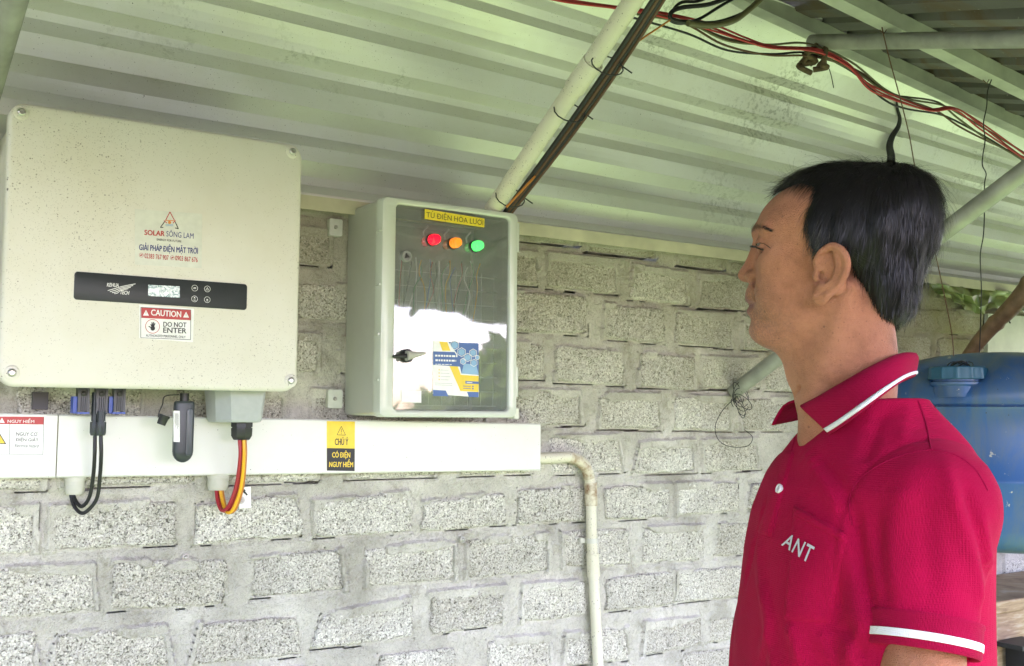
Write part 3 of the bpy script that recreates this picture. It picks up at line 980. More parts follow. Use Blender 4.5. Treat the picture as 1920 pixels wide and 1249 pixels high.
ca = sheet(MB(), ((261, 571), (364, 579), (362, 642), (261, 634)), ys, .0004).build('caution_sticker', M_WHITE, inv)
tag(ca, 'red and white CAUTION sticker with a raised hand')
yl2 = ys - .0004
A = lambda x, y, yy=yl2: P(100 + x / 4.46, 380 + y / 4.46, yy)
fr = MB()
for a, b in (((732, 876), (1150, 898)), ((1150, 898), (1148, 1146)), ((1148, 1146), (731, 1130)), ((731, 1130), (732, 876))): bar(fr, A(*a), A(*b), .0009, yl2)
fr.build('border', M_INK, ca)
bd = MB().poly([A(736, 878), A(1148, 900), A(1148, 984), A(736, 964)]).build('red_band', M_RED, ca)
yl3 = yl2 - .0003
lett('CAUTION', 'lettering', M_WHITE, ca, (283.4, 585.8), (339.5, 589.5), 11, yl3, bold=.025)
for cx_, cy_ in ((775, 922), (1110, 938)):
    tr_ = MB()
    tr_.poly([A(cx_, cy_ - 26, yl3), A(cx_ - 25, cy_ + 22, yl3), A(cx_ + 25, cy_ + 24, yl3)], 0)
    bar(tr_, A(cx_, cy_ - 8, yl3 - .0002), A(cx_, cy_ + 8, yl3 - .0002), .0009, yl3 - .0002, 1)
    tr_.build('warning_triangle', [M_WHITE, M_RED], ca)
lett('DO NOT', 'lettering', M_INK, ca, (306.3, 608), (349.5, 609.5), 9, yl2, bold=.02)
lett('ENTER', 'lettering', M_INK, ca, (306.3, 619), (349.5, 620.5), 9.5, yl2, bold=.02)
lett('AUTHORIZED PERSONNEL ONLY', 'lettering', M_INK, ca, (273.5, 629), (348, 632), 4.4, yl2, bold=.01)
hd = MB()
cc = A(830, 1035)
ring(hd, cc, .0125, .0136, yl2, 28, 1)
hc = cc + Vector((.0004, 0, -.0035))
disc(hd, hc, .0048, yl2, 14, 0, .0043)
for ang, ln in ((118, .0085), (100, .0115), (84, .0118), (68, .0105), (158, .0085)):
    a = math.radians(ang)
    bar(hd, hc + Vector((math.cos(a) * .002, 0, math.sin(a) * .002)), hc + Vector((math.cos(a) * ln, 0, math.sin(a) * ln)), .0019, yl2 - .0002, 0)
hd.build('hand_symbol', [M_INK, M_RED], ca)

# plugs and cable box hanging under the housing
yq = -0.125
Q = lambda x, y, yy=yq: P(x / 5.43, 690 + y / 5.43, yy)


def pbox(mb, x0, y0, x1, y1, yf, yb, fn=Q, mi=0, taper=0.0):
    a, b = fn(x0, y0, yf), fn(x1, y1, yf)
    zt, zb = max(a.z, b.z), min(a.z, b.z)
    xl, xr = min(a.x, b.x), max(a.x, b.x)
    top = [(xl, yf, zt), (xr, yf, zt), (xr, yb, zt), (xl, yb, zt)]
    bot = [(xl + taper, yf + taper, zb), (xr - taper, yf + taper, zb), (xr - taper, yb - taper, zb), (xl + taper, yb - taper, zb)]
    mb.loft([top, bot])
    if mi: mb.m[-6:] = [mi] * 6
    return mb


for k, (x0, x1, yt_) in enumerate(((800, 908, 452), (985, 1093, 470), (1165, 1275, 452))):
    cn = MB()
    pbox(cn, x0 + 12, 150, x1 - 12, yt_ - 8, yq, yq + .03)
    pbox(cn, x0, 175, x0 + 14, yt_, yq - .002, yq + .02)
    pbox(cn, x1 - 14, 175, x1, yt_, yq - .002, yq + .02)
    for j in range(3):
        xx = x0 + 32 + 20 * j
        pbox(cn, xx, 300, xx + 6, yt_ - 12, yq - .003, yq)
    pbox(cn, x0 - 2, 355, x0 + 12, 400, yq - .004, yq + .004)
    o = cn.build('dc_connector', M_DARKGREY, inv, 30)
    MB().lathe(Q((x0 + x1) / 2, 262, yq - .001), (0, -1, 0), [(0, .0052), (.002, .0052), (.0028, .004), (.0028, .0001)], 14).build('connector_screw', M_BLACK, o, 40)
    if k != 1:
        bb = MB()
        pbox(bb, x0 - 52, 290, x0 - 14, yt_ + 8, yq + .004, yq + .028)
        pbox(bb, x0 - 18, yt_ - 2, x1 + 2, yt_ + 16, yq - .003, yq + .028)
        bb.build('blue_latch', M_BLUE, inv, 30)
# grey cable box and its gland
R3 = lambda x, y, yy: P(x / 3.2, 640 + y / 3.2, yy)
gb = MB()
a, b = R3(1318, 300, -.165), R3(1590, 488, -.165)
rings = []
for z, ins in ((1.4385, -.002), (b.z + .006, .004), (b.z + .001, .007), (b.z, .012)):
    x0, x1, y0, y1 = a.x + ins, b.x - ins, -.168 + ins, -.07 - ins
    c = .014
    rings.append([(x0 + c * 1.6, y0, z), (x1 - .006, y0, z), (x1, y0 + .006, z), (x1, y1, z), (x0, y1, z), (x0, y0 + c * 2.2, z)])
gb.loft(rings)
cbx = gb.build('cable_box', M_GREYPL, inv, 30)
tag(cbx, 'grey plastic cable box under the right half of the inverter')
gl = MB()
ga, gbm = R3(1452, 486, -.12), R3(1452, 597, -.12)
hgt = ga.z - gbm.z
rg_ = abs(R3(1518, 500, -.12).x - R3(1388, 500, -.12).x) / 2
gl.lathe(ga + Vector((0, 0, .002)), (0, 0, -1), [(0, rg_), (hgt * .30, rg_), (hgt * .30, rg_ * .9), (hgt * .36, rg_ * .9), (hgt * .36, rg_), (hgt * .78, rg_ * .97), (hgt * .95, rg_ * .8), (hgt, rg_ * .72), (hgt, .002)], 8)
gl.build('cable_gland', M_BLACK, cbx, 30)
MB().box(P(62, 735, -.03).to_tuple(), (P(90, 768, -.03) + Vector((0, .03, 0))).to_tuple()).build('mounting_lug', M_BLACK, inv)

# ------------------------------------------------------------------ two black dc cables with their screw plugs
gz1 = [(430, 930), (445, 930)]
for k, (pl, path) in enumerate((
        ((905, 990), [(570, 560), (568, 680), (560, 800), (538, 930), (495, 990), (462, 970), (444, 925), (444, 880)]),
        ((985, 1090), [(605, 560), (607, 680), (600, 800), (580, 945), (505, 1030), (452, 1000), (430, 930), (430, 880)]))):
    yf = yq - .004 if k else yq + .012
    name = 'dc_cable'
    e = empty(name, R3(*path[0], yf), ('front' if k else 'rear') + ' black cable of the pair looping from the inverter into the trunking gland', 'cable', 'black cables looping under the inverter')
    n = len(path)
    pts = [R3(x, y, yf + (-.040 - yf) * min(1, max(0, (i - 1) / 4.5))) for i, (x, y) in enumerate(path)]
    pts[-1].y = pts[-2].y = -.036
    MB().tube(spline([pts[0] + Vector((0, 0, .02))] + pts, 8), .0037, 12).build('jacket', C_BLACK, e, 60)
    c = (Q((pl[0] + pl[1]) / 2, 300, yf))
    hw = abs(Q(pl[1], 600, yf).x - Q(pl[0], 600, yf).x) / 2 if k else .0105
    zt, z1, z2 = Q(1000, 440 if k else 250, yf).z, Q(1000, 548, yf).z, Q(1000, 690, yf).z
    cx_ = pts[0].x
    pm = MB()
    pm.lathe((cx_, yf, zt), (0, 0, -1), [(0, hw * .8), (zt - z1 - .001, hw * .8), (zt - z1 - .001, hw * .62), (zt - z1 + .002, hw * .62)], 10)
    pm.lathe((cx_, yf, z1), (0, 0, -1), [(0, hw * .96), (.002, hw), (z1 - z2 - .006, hw), (z1 - z2 - .001, hw * .82), (z1 - z2, hw * .6), (z1 - z2, .002)], 10)
    pm.build('screw_plug', M_DARKGREY, e, 30)

# ------------------------------------------------------------------ red and yellow cables
cab_paths = [(C_RED, [(1436, 590), (1440, 690), (1418, 860), (1372, 985), (1330, 1015), (1306, 960), (1298, 900), (1298, 860)], -.004),
             (C_RED, [(1446, 590), (1450, 690), (1430, 860), (1385, 990), (1345, 1020), (1318, 965), (1307, 900), (1307, 860)], .006),
             (C_YEL, [(1462, 590), (1464, 690), (1446, 870), (1402, 1000), (1365, 1028), (1338, 975), (1324, 905), (1320, 860)], -.006),
             (C_ORANGE, [(1470, 590), (1472, 690), (1456, 870), (1415, 1000), (1378, 1024), (1350, 985), (1334, 905), (1330, 860)], .004)]
names = ['inner red', 'outer red', 'bright yellow', 'orange yellow']
for (m, path, dy), nm in zip(cab_paths, names):
    pts = [R3(x, y, -.122 + dy + .085 * min(1, max(0, (i - 1) / 4.5))) for i, (x, y) in enumerate(path)]
    o = MB().tube(spline([pts[0] + Vector((0, 0, .012))] + pts, 8), .0036, 10).build('ac_cable', m, None, 60)
    tag(o, nm + ' cable looping from the grey cable box down to the trunking', 'cable', 'red and yellow cables under the cable box')
tie = MB()
tc = R3(1432, 905, -.075)
tie.tube(spline([tc + Vector((.0125 * math.cos(a), .016 * math.sin(a), .004 * math.cos(a))) for a in [k * math.pi / 4 for k in range(8)]], 4, True) , .0013, 6)
tie.tube([tc + Vector((.009, -.01, -.001)), R3(1462, 898, -.07), R3(1482, 922, -.066)], .0018, 6)
tag(tie.build('cable_tie', M_BLACK, None, 60), 'short black tie round the red and yellow cables', 'cable tie')
cp = MB()
sheet(cp, ((448, 916), (470, 912), (471, 952), (449, 954)), -.026, .006)
plate = cp.build('clip_plate', M_WHITE, None)
tag(plate, 'small white screwed plate on the blocks behind the yellow cables', 'clip')
bolt('screw', P(452, 938, -.026), -.026, .0045, plate, [M_STEEL, M_STEEL])

# ------------------------------------------------------------------ data logger stick and its dangling cap
yd = -0.13
lo_ = empty('data_logger', R3(1100, 730, yd), 'dark slate data stick with a white label hanging under the inverter', 'data logger')
zc0, zc1 = R3(1100, 365, yd).z, R3(1100, 727, yd).z
xc = (R3(1040, 500, yd).x + R3(1162, 500, yd).x) / 2
hw = (R3(1162, 500, yd).x - R3(1040, 500, yd).x) / 2
rings = []
for z, k in [(zc0 + .002, .86), (zc0, .95), (zc0 - .004, 1.0), (zc1 + hw * 1.1, 1.0)] + [(zc1 + hw * 1.1 * (1 - math.sin(a)), math.cos(a)) for a in (.35, .7, 1.0, 1.25, 1.45)]:
    rings.append([(xc + hw * k * math.copysign(abs(math.cos(t)) ** .7, math.cos(t)), yd + .011 * max(k, .3) * math.copysign(abs(math.sin(t)) ** .7, math.sin(t)), z) for t in [2 * math.pi * j / 28 for j in range(28)]])
MB().loft(rings).build('stick_body', M_DARKGREY, lo_, 50)
gp = MB().rrect(xc + hw * .42, (zc0 + zc1) / 2, hw * .62, (zc0 - zc1) * .78, hw * .3, [(yd - .009, 0), (yd - .0125, .0006), (yd - .0128, .002)], 5)
gp.build('ridge', plain('slate ridge', (0.05, 0.065, 0.068), .3), lo_, 50)
MB().lathe((xc, yd, zc0 + .018), (0, 0, -1), [(0, .0095), (.006, .0095), (.006, .0088), (.018, .0088)], 18).build('neck_nut', M_BLACK, lo_, 40)
lb = sheet(MB(), ((325.5, 770), (337, 770.5), (337, 829), (326, 828.5)), yd - .0125, .004).build('white_label', M_WHITE, lo_)
tx = MB()
for k in range(5):
    bar(tx, P(328 + 1.6 * k, 775, yd - .0128), P(328 + 1.6 * k, 795 + (k * 7) % 11, yd - .0128), .0006, yd - .0128)
tx.build('print', M_INK, lo_)
cpc = R3(985, 470, yd)
ca_ = empty('dust_cap', cpc, 'small black dust cap dangling on its strap left of the data stick', 'cap')
MB().lathe(cpc + Vector((-.006, 0, -.010)), (.35, -.1, 1.0), [(0, .0085), (.014, .0095), (.016, .011), (.020, .011), (.020, .002)], 18).build('cap_body', M_BLACK, ca_, 40)
MB().tube(spline([cpc + Vector((-.012, 0, .004)), cpc + Vector((-.010, 0, .016)), R3(975, 380, yd), R3(990, 330, yd + .01), R3(1075, 320, yd)], 5), .0012, 6).build('strap', M_BLACK, ca_, 60)

# ------------------------------------------------------------------ cable trunking with its glands and warning stickers
YT = -0.062
tr = empty('cable_trunking', (0.9, 0, 1.24), 'long white plastic cable trunking running along the blocks under inverter and cabinet', 'trunking')
jx = P(107, 840, YT).x
def tz(x, top):                                     # the run drops slightly to the right
    a, b = ((.313, 1.3735), (1.570, 1.3555)) if top else ((.318, 1.2500), (1.571, 1.2370))
    return a[1] + (b[1] - a[1]) * (x - a[0]) / (b[0] - a[0])
for xa, xb in ((-.45, jx - .0012), (jx + .0012, 1.571)):
    sec = lambda x: [(x, -.008, tz(x, 0)), (x, YT + .003, tz(x, 0)), (x, YT, tz(x, 0) + .003), (x, YT, tz(x, 1) - .003), (x, YT + .003, tz(x, 1)), (x, -.008, tz(x, 1))]
    MB().loft([sec(xa), sec(xb)]).build('lid', M_TRUNK, tr, 30)
MB().box((jx - .002, -.058, tz(jx, 0) + .003), (jx + .002, -.012, tz(jx, 1) - .003)).build('joint_strip', plain('dirty joint', (.25, .22, .15), .7), tr)
for gx, gy0, gy1 in ((141, 897, 930), (409, 895, 924)):
    t0 = P(gx, gy0, -.036); t1 = P(gx, gy1, -.036); h_ = t0.z - t1.z
    rr_ = abs(P(gx + 20, gy0, -.036).x - P(gx - 20, gy0, -.036).x) / 2
    MB().lathe((t0.x, -.036, tz(t0.x, 0)), (0, 0, -1), [(0, rr_), (h_ * .22, rr_), (h_ * .24, rr_ * .94), (h_ * .75, rr_ * .94), (h_ * .92, rr_ * .85), (h_, rr_ * .8), (h_, .006)], 12).build('gland', M_CREAMG, tr, 35)
YS = YT - .0008
hz = sheet(MB(), ((-34, 777), (87, 778.5), (85, 856), (-34, 855)), YS, .0006).build('hazard_sticker', M_WHITE, tr)
tag(hz, 'white and red electrical hazard sticker at the left end of the trunking')
y1 = YS - .0003
B5 = lambda x, y: P(x / 5.43, 690 + y / 5.43, y1)
MB().poly([B5(-180, 492), B5(447, 498), B5(446, 576), B5(-180, 570)]).build('red_band', M_RED, hz)
fm = MB()
for a, b in (((447, 498), (437, 880)), ((437, 880), (-180, 876)), ((100, 573), (95, 877))): bar(fm, B5(*a), B5(*b), .0007, y1)
fm.build('border', M_INK, hz)
y2_ = y1 - .0003
lett('NGUY HIỂM', 'lettering', M_WHITE, hz, (14.4, 788.4), (64.2, 789.0), 8.8, y2_, bold=.01)
lett('NGUY CƠ', 'lettering', M_INK, hz, (30.4, 813.3), (70.6, 813.8), 7.6, y1, bold=.008)
lett('ĐIỆN GIẬT', 'lettering', M_INK, hz, (29.4, 824.3), (72, 825), 9, y1, bold=.008)
lett('Electrical hazard', 'lettering', M_INK, hz, (27.6, 835.4), (72.8, 836.4), 6, y1, bold=.004, shear=.25)
t_ = MB().poly([P(x, y, y2_) for x, y in ((3.7, 783.5), (-1.5, 792.5), (9, 793))], 0)
bar(t_, P(3.7, 786.5, y2_ - .0002), P(3.7, 791, y2_ - .0002), .0008, y2_ - .0002, 1)
t_.build('warning_triangle', [M_WHITE, M_RED], hz)
t_ = MB()
for q, mi, dy in ((((-3, 808), (-18, 832.5), (12, 833)), 0, 0), (((-3, 811.5), (-14.5, 831), (9, 831.3)), 1, .0002)):
    t_.poly([P(x, y, y2_ - dy) for x, y in q], mi)
bar(t_, P(-5, 816, y2_ - .0004), P(-1, 822, y2_ - .0004), .0016, y2_ - .0004, 0)
bar(t_, P(-1, 822, y2_ - .0004), P(-3, 829, y2_ - .0004), .0014, y2_ - .0004, 0)
t_.build('shock_triangle', [M_INK, M_YELLOW], hz)
yw = sheet(MB(), ((613, 789.5), (665.5, 790.5), (665, 883.5), (613, 882.5)), YS, .0006).build('danger_sticker', M_YELLOW, tr)
tag(yw, 'yellow over black CHÚ Ý danger sticker below the grey cabinet')
MB().poly([P(613, 840.3, y1), P(665.3, 841.2, y1), P(665, 883.5, y1), P(613, 882.5, y1)]).build('black_half', M_INK, yw)
lett('CHÚ Ý', 'lettering', M_INK, yw, (628, 827), (653, 827), 15, y1, bold=.03)
lett('CÓ ĐIỆN', 'lettering', M_YELLOW, yw, (623, 852.5), (656.5, 853), 16, y2_, bold=.035)
lett('NGUY HIỂM', 'lettering', M_YELLOW, yw, (617.5, 868), (662, 868.5), 15, y2_, bold=.035)
t_ = MB()
for a, b in (((640, 799.5), (632, 815.5)), ((632, 815.5), (648, 816)), ((648, 816), (640, 799.5)), ((640, 804.5), (640, 811)), ((640, 812.4), (640, 813.8))): bar(t_, P(*a, y1), P(*b, y1), .0011, y1)
t_.build('warning_triangle', M_INK, yw)

# ------------------------------------------------------------------ grey cabinet with a clear door
CX0, CX1, CZ0, CZ1, CY = 1.043, 1.4035, 1.3705, 1.8585, -0.204
cb = empty('electrical_cabinet', ((CX0 + CX1) / 2, 0, CZ0), 'grey wall cabinet with a clear door showing wiring and three coloured lamps', 'cabinet')
cc_ = ((CX0 + CX1) / 2, (CZ0 + CZ1) / 2)
cw, ch = CX1 - CX0, CZ1 - CZ0
wq = [P(*p, CY) for p in ((739, 381), (956, 408), (957, 771), (742, 770))]
wx0, wx1, wz0, wz1 = (wq[0].x + wq[3].x) / 2, (wq[1].x + wq[2].x) / 2, (wq[2].z + wq[3].z) / 2, (wq[0].z + wq[1].z) / 2
wc = ((wx0 + wx1) / 2, (wz0 + wz1) / 2); ww, wh = wx1 - wx0, wz1 - wz0
bd_ = MB()                                          # open-fronted shell
bd_.rrect(*cc_, cw - .006, ch - .006, .010, [(-.022, .002), (-.020, 0), (-.168, 0), (-.168, .012), (-.026, .014)], 4, cap0=True, cap1=True)
bd_.build('shell', M_CAB, cb, 40)
dr = MB()
# door frame: outer face, then stepping in to the window opening
def rr_ring(c, w, h, rad, y, n=6):
    m = MB(); m.rrect(c[0], c[1], w, h, rad, [(y, 0), (y, 0.0)], n)
    return m.v[:len(m.v) // 2]
seq = [rr_ring(cc_, cw - .010, ch - .010, .012, -.169), rr_ring(cc_, cw, ch, .014, -.172), rr_ring(cc_, cw, ch, .014, -.196), rr_ring(cc_, cw - .004, ch - .004, .013, -.2025), rr_ring(cc_, cw - .012, ch - .012, .012, -.204),
       rr_ring(wc, ww + .006, wh + .006, .015, -.204), rr_ring(wc, ww, wh, .012, -.2015), rr_ring(wc, ww - .004, wh - .004, .011, -.186), rr_ring(wc, ww - .004, wh - .004, .011, -.170)]
dr.loft(seq, False, False)
door = dr.build('door', M_RIM, cb, 40)
gt = NT('clear polycarbonate')
for n_ in list(gt.n):
    if n_.type == 'BSDF_PRINCIPLED': gt.n.remove(n_)
tb = gt.n.new('ShaderNodeBsdfTransparent'); tb.inputs[0].default_value = (.80, .83, .80, 1)
gs = gt.n.new('ShaderNodeBsdfGlossy'); gs.inputs['Roughness'].default_value = .03; gs.inputs[0].default_value = (1, 1, 1, 1)
fr_ = gt.n.new('ShaderNodeFresnel'); fr_.inputs[0].default_value = 1.62
bp = gt.n.new('ShaderNodeBump'); bp.inputs['Strength'].default_value = .06; bp.inputs['Distance'].default_value = .01
gt.l.new(gt.noise(7, 2), bp.inputs['Height'])
gt.l.new(bp.outputs[0], gs.inputs['Normal'])
ms = gt.n.new('ShaderNodeMixShader')
gt.l.new(gt.math('MULTIPLY', fr_.outputs[0], 2.5, clamp=True), ms.inputs[0]); gt.l.new(tb.outputs[0], ms.inputs[1]); gt.l.new(gs.outputs[0], ms.inputs[2])
dif = gt.n.new('ShaderNodeBsdfDiffuse'); dif.inputs[0].default_value = (.5, .53, .48, 1)
ms2 = gt.n.new('ShaderNodeMixShader'); ms2.inputs[0].default_value = .24
gt.l.new(ms.outputs[0], ms2.inputs[1]); gt.l.new(dif.outputs[0], ms2.inputs[2])
gt.l.new(ms2.outputs[0], gt.n['Material Output'].inputs[0])
MB().rrect(*wc, ww - .0035, wh - .0035, .010, [(-.1945, 0), (-.1950, 0)], 6, cap0=False).build('window_pane', gt.mat, door)
# small latches along the door edge and hinges at the right
for z in (1.78, 1.66, 1.55, 1.45): MB().box((CX0 - .0025, -.198, z), (CX0 + .006, -.178, z + .004)).build('rim_rib', M_RIM, door)
for z in (1.455, 1.80):
    MB().tube([(CX1 + .001, -.196, z - .035), (CX1 + .001, -.196, z + .035)], .006, 10).build('hinge', M_RIM, door, 40)
MB().box((CX1 - .004, -.199, CZ0 - .002), (CX1 + .008, -.176, CZ0 + .022)).build('hinge_foot', plain('pale hinge', (.62, .63, .52), .4), door)
for q in (((618, 409), (642, 409), (642, 444), (618, 443)), ((615, 730), (642, 731), (642, 766), (615, 765))):
    bk = MB()
    pq = [P(*p, -.030) for p in q]
    bk.rrect((pq[0].x + pq[2].x) / 2, (pq[0].z + pq[2].z) / 2, pq[2].x - pq[0].x, pq[0].z - pq[2].z, .004, [(-.016, 0), (-.030, 0), (-.031, .001)], 4)
    b_ = bk.build('mounting_bracket', plain('pale bracket', (.60, .61, .55), .4), cb, 40)
    bolt('screw', P((q[0][0] + q[1][0]) / 2 - 1, (q[0][1] + q[2][1]) / 2, -.031), -.031, .0042, b_, [M_STEEL, M_STEEL], False)
# inside: plate, wire grid, wiring
MB().box((CX0 + .03, -.034, CZ0 + .03), (CX1 - .03, -.029, CZ1 - .03)).build('back_plate', plain('inner plate', (.30, .31, .29), .5), cb)
gd = MB()
for k in range(9):
    x = wx0 + .012 + (ww - .024) * k / 8
    gd.tube([(x, -.150, wz0 + .01), (x, -.150, wz1 - .13)], .0009, 5)
for k in range(10):
    z = wz0 + .012 + .034 * k
    gd.tube([(wx0 + .004, -.1515, z), (wx1 - .004, -.1515, z)], .0009, 5)
gd.build('wire_grid', plain('grid wire', (.55, .58, .52), .4), cb, 60)
wr = MB()
rw2 = random.Random(4)
mats_w = [C_RED, plain('blue wire', (.04, .10, .35), .4), C_YEL, plain('green wire', (.04, .25, .10), .4), M_WHITE, C_BLACK]
for k in range(17):
    x = wx0 + .045 + .012 * k
    zt = wz1 - .105 - rw2.random() * .02
    pts = [(x + rw2.uniform(-.008, .008), -.165 + .01 * rw2.random(), zt), (x + rw2.uniform(-.012, .012), -.16, zt - .03), (x + rw2.uniform(-.01, .01), -.155, zt - .07), (x + rw2.uniform(-.02, .02), -.14, zt - .13 - rw2.random() * .05)]
    wr.tube(spline(pts, 5), .0016, 6, mi=(k * 5) % 6)
wr.build('wiring', mats_w, cb, 60)
# lamps, lock, handle
def lamp_mat(n, c, e):
    t = NT(n); t.put('Base Color', c).put('Roughness', .16).put('Coat Weight', .6)
    t.put('Emission Color', c).put('Emission Strength', e)
    return t.mat
for (nm, c, e, q) in (('red', (.75, .006, .012), .35, (819.6, 447.6)), ('orange', (.72, .20, .01), .15, (859.7, 453.9)), ('green', (.006, .55, .07), .35, (901, 459.6))):
    c3 = P(*q, -.222)
    r_ = .0128
    ob = MB().lathe((c3.x, -.1948, c3.z), (0, -1, 0), [(0, r_ * 1.12), (.004, r_ * 1.12), (.006, r_ * 1.02), (.006, r_ * .8)], 28).build('indicator_lamp', M_BLACK, door, 35)
    tag(ob, nm + ' indicator lamp in the clear door')
    MB().lathe((c3.x, -.1985, c3.z), (0, -1, 0), [(0, r_ * .96), (.014, r_ * .96), (.0155, r_ * .9), (.0155, r_ * .84), (.0165, r_ * .80), (.0235, r_ * .78), (.0245, r_ * .7), (.0248, .0005)], 28).build('lens', lamp_mat(nm + ' lens', c, e), ob, 35)
    bk = MB().lathe((c3.x, -.1940, c3.z), (0, 1, 0), [(0, r_ * 1.05), (.006, r_ * 1.05), (.006, r_ * .9), (.028, r_ * .9), (.03, .001)], 18).build('lamp_body', M_BLACK, ob, 35)
    MB().tube(spline([(c3.x - .006, -.17, c3.z + .012), (c3.x - .008, -.172, c3.z + .024), (c3.x + .002, -.176, c3.z + .036)], 4), .0022, 6).build('lead', M_WHITE, ob, 60)
lk = P(764.5, 480, -.207)
lo2 = MB().lathe((lk.x, -.1950, lk.z), (0, -1, 0), [(0, .0125), (.008, .0125), (.0105, .0115), (.0105, .0085), (.007, .0080), (.007, .0005)], 26).build('lock', plain('grey lock ring', (.25, .26, .24), .35), door, 35)
MB().lathe((lk.x, -.2021, lk.z), (0, -1, 0), [(0, .0076), (.0015, .0076), (.0015, .005), (.0005, .0045), (.0005, .0003)], 3).build('lock_core', M_BLACK, lo2, 30)
hk = P(766, 667, -.208)
hn = MB().lathe((hk.x, -.1950, hk.z), (0, -1, 0), [(0, .0150), (.010, .0150), (.013, .0135), (.013, .0005)], 26).build('turn_handle', M_BLACK, door, 35)
gr_ = MB()
def lever(mb, x0, x1, h0, h1, y0, y1, dz0, dz1):
    n = 8
    rings = []
    for i in range(n + 1):
        t = i / n
        h = h0 + (h1 - h0) * t ** .8
        zc = hk.z + dz0 + (dz1 - dz0) * t
        x = x0 + (x1 - x0) * t
        rings.append([(x, (y0 + y1) / 2 + (y1 - y0) / 2 * math.copysign(abs(math.sin(a)) ** .6, math.sin(a)), zc + h * math.copysign(abs(math.cos(a)) ** .6, math.cos(a))) for a in [2 * math.pi * k / 12 for k in range(12)]])
    mb.loft(rings)
lever(gr_, hk.x - .009, hk.x + .034, .0115, .003, -.226, -.206, -.001, .006)
gr_.build('grip', plain('worn grey grip', (.42, .41, .35), .5), hn, 50)
g2_ = MB(); lever(g2_, hk.x - .006, hk.x - .040, .006, .003, -.219, -.208, -.001, -.003); g2_.build('pointer', M_BLACK, hn, 50)
# labels on the door
yD = -.1962
nb = sheet(MB(), ((797, 392), (908.5, 410), (908, 426.5), (796.5, 410.5)), -.2052, .0015).build('name_label', plain('yellow label', (.80, .62, .02), .4), door)
lett('TỦ ĐIỆN HÒA LƯỚI', 'lettering', M_INK, nb, (799.5, 402.0), (906, 417.6), 16, -.2056, bold=.0)
lf = sheet(MB(), ((812, 639), (897, 646), (897.5, 745), (812, 739)), yD, .0012).build('leaflet', M_WHITE, door)
tag(lf, 'blue and yellow printed leaflet stuck on the clear door')
yE = yD - .0003
L6 = lambda x, y, k=0: P(730 + x / 6.94, 620 + y / 6.94, yE - .0002 * k)
pr = MB()
for k, mi, pts in ((0, 0, ((770, 150), (1162, 165), (1162, 575), (940, 560), (880, 300))), (1, 3, ((970, 430), (1130, 440), (1162, 570), (940, 560))),
                   (0, 2, ((650, 140), (755, 148), (795, 262), (690, 262))), (1, 0, ((570, 270), (850, 280), (950, 450), (930, 470), (570, 445))),
                   (0, 2, ((780, 455), (890, 465), (930, 575), (1162, 590), (1160, 800), (925, 785))), (1, 0, ((990, 655), (1162, 665), (1162, 695), (990, 690))),
                   (0, 0, ((570, 770), (735, 780), (770, 855), (570, 850))), (0, 0, ((1010, 797), (1160, 800), (1160, 868), (1035, 862)))):
    pr.poly([L6(x, y, k) for x, y in pts], mi)
for cx_, cy_, r_ in ((850, 190, 60), (940, 280, 58), (1020, 350, 55), (1090, 290, 52), (1100, 420, 48), (960, 400, 40), (1145, 350, 30)):
    hx = [L6(cx_ + r_ * math.cos(a), cy_ + r_ * math.sin(a), 2) for a in [math.pi / 6 + k * math.pi / 3 for k in range(6)]]
    pr.poly([L6(cx_ + r_ * .8 * math.cos(a), cy_ + r_ * .8 * math.sin(a), 2) for a in [math.pi / 6 + k * math.pi / 3 for k in range(6)]], 3)
    for a, b in zip(hx, hx[1:] + hx[:1]): bar(pr, a, b, .0012, yE - .0005, 1)
for yy, x0, x1, w in ((325, 595, 880, .0042), (385, 600, 870, .0042), (437, 600, 820, .0016)):
    xx = x0
    while xx < x1:
        e_ = xx + rw2.uniform(18, 46)
        bar(pr, L6(xx, yy + (xx - x0) * .03, 3), L6(min(e_, x1), yy + (e_ - x0) * .03, 3), w, yE - .0006, 1)
        xx = e_ + 10
for i, yy in enumerate((510, 552, 594, 636)):
    disc(pr, L6(648, yy), .0017, yE, 8, 2)
    bar(pr, L6(668, yy + 2), L6(770 + 12 * (i % 3), yy + 6), .0008, yE, 4)
for yy in (682, 705): bar(pr, L6(590, yy), L6(820, yy + 8), .0008, yE, 4)
for yy in (722, 752): bar(pr, L6(960, yy, 2), L6(1060, yy + 4, 2), .0012, yE - .0004, 0); disc(pr, L6(1088, yy + 4, 2), .002, yE - .0004, 8, 0)
bar(pr, L6(1005, 672, 3), L6(1080, 677, 3), .0016, yE - .0006, 1)
pr.build('leaflet_print', [M_LBLUE, M_WHITE, M_YELLOW, M_SKYB, plain('grey ink', (.4, .4, .4), .5)], lf)
sheet(MB(), ((752.5, 731), (790, 733), (790, 755.5), (753, 754)), yD, .0012).build('blank_sticker', M_WHITE, door)

# ------------------------------------------------------------------ pvc conduits
cd_ = empty('wall_conduit', P(1115, 1249, -.035), 'cream plastic conduit bending down from the trunking end with brown stains', 'conduit')
yc = -.036
pth = [(1006, 859), (1040, 858.5), (1066, 857), (1085, 862), (1099, 876), (1106, 898), (1108, 930), (1109, 995), (1112, 1060), (1114, 1100), (1118, 1180), (1122, 1262), (1128, 1400)]
pp = [P(*p, yc) for p in pth]
MB().tube(spline(pp, 6), .0142, 16).build('pipe', M_PVC, cd_, 60)
m_rust = NT('stained coupling')
m_rust.put('Base Color', m_rust.ramp(m_rust.noise(38, 5, .65), [(0.40, (.62, .57, .42)), (.66, (.22, .11, .04))])).put('Roughness', .5)
for a, b, m in (((1107.5, 905), (1108.5, 948), m_rust.mat), ((1111, 1038), (1113, 1081), M_PVC)):
    MB().tube([P(*a, yc), P(*b, yc)], .0172, 16).build('coupling', m, cd_, 40)
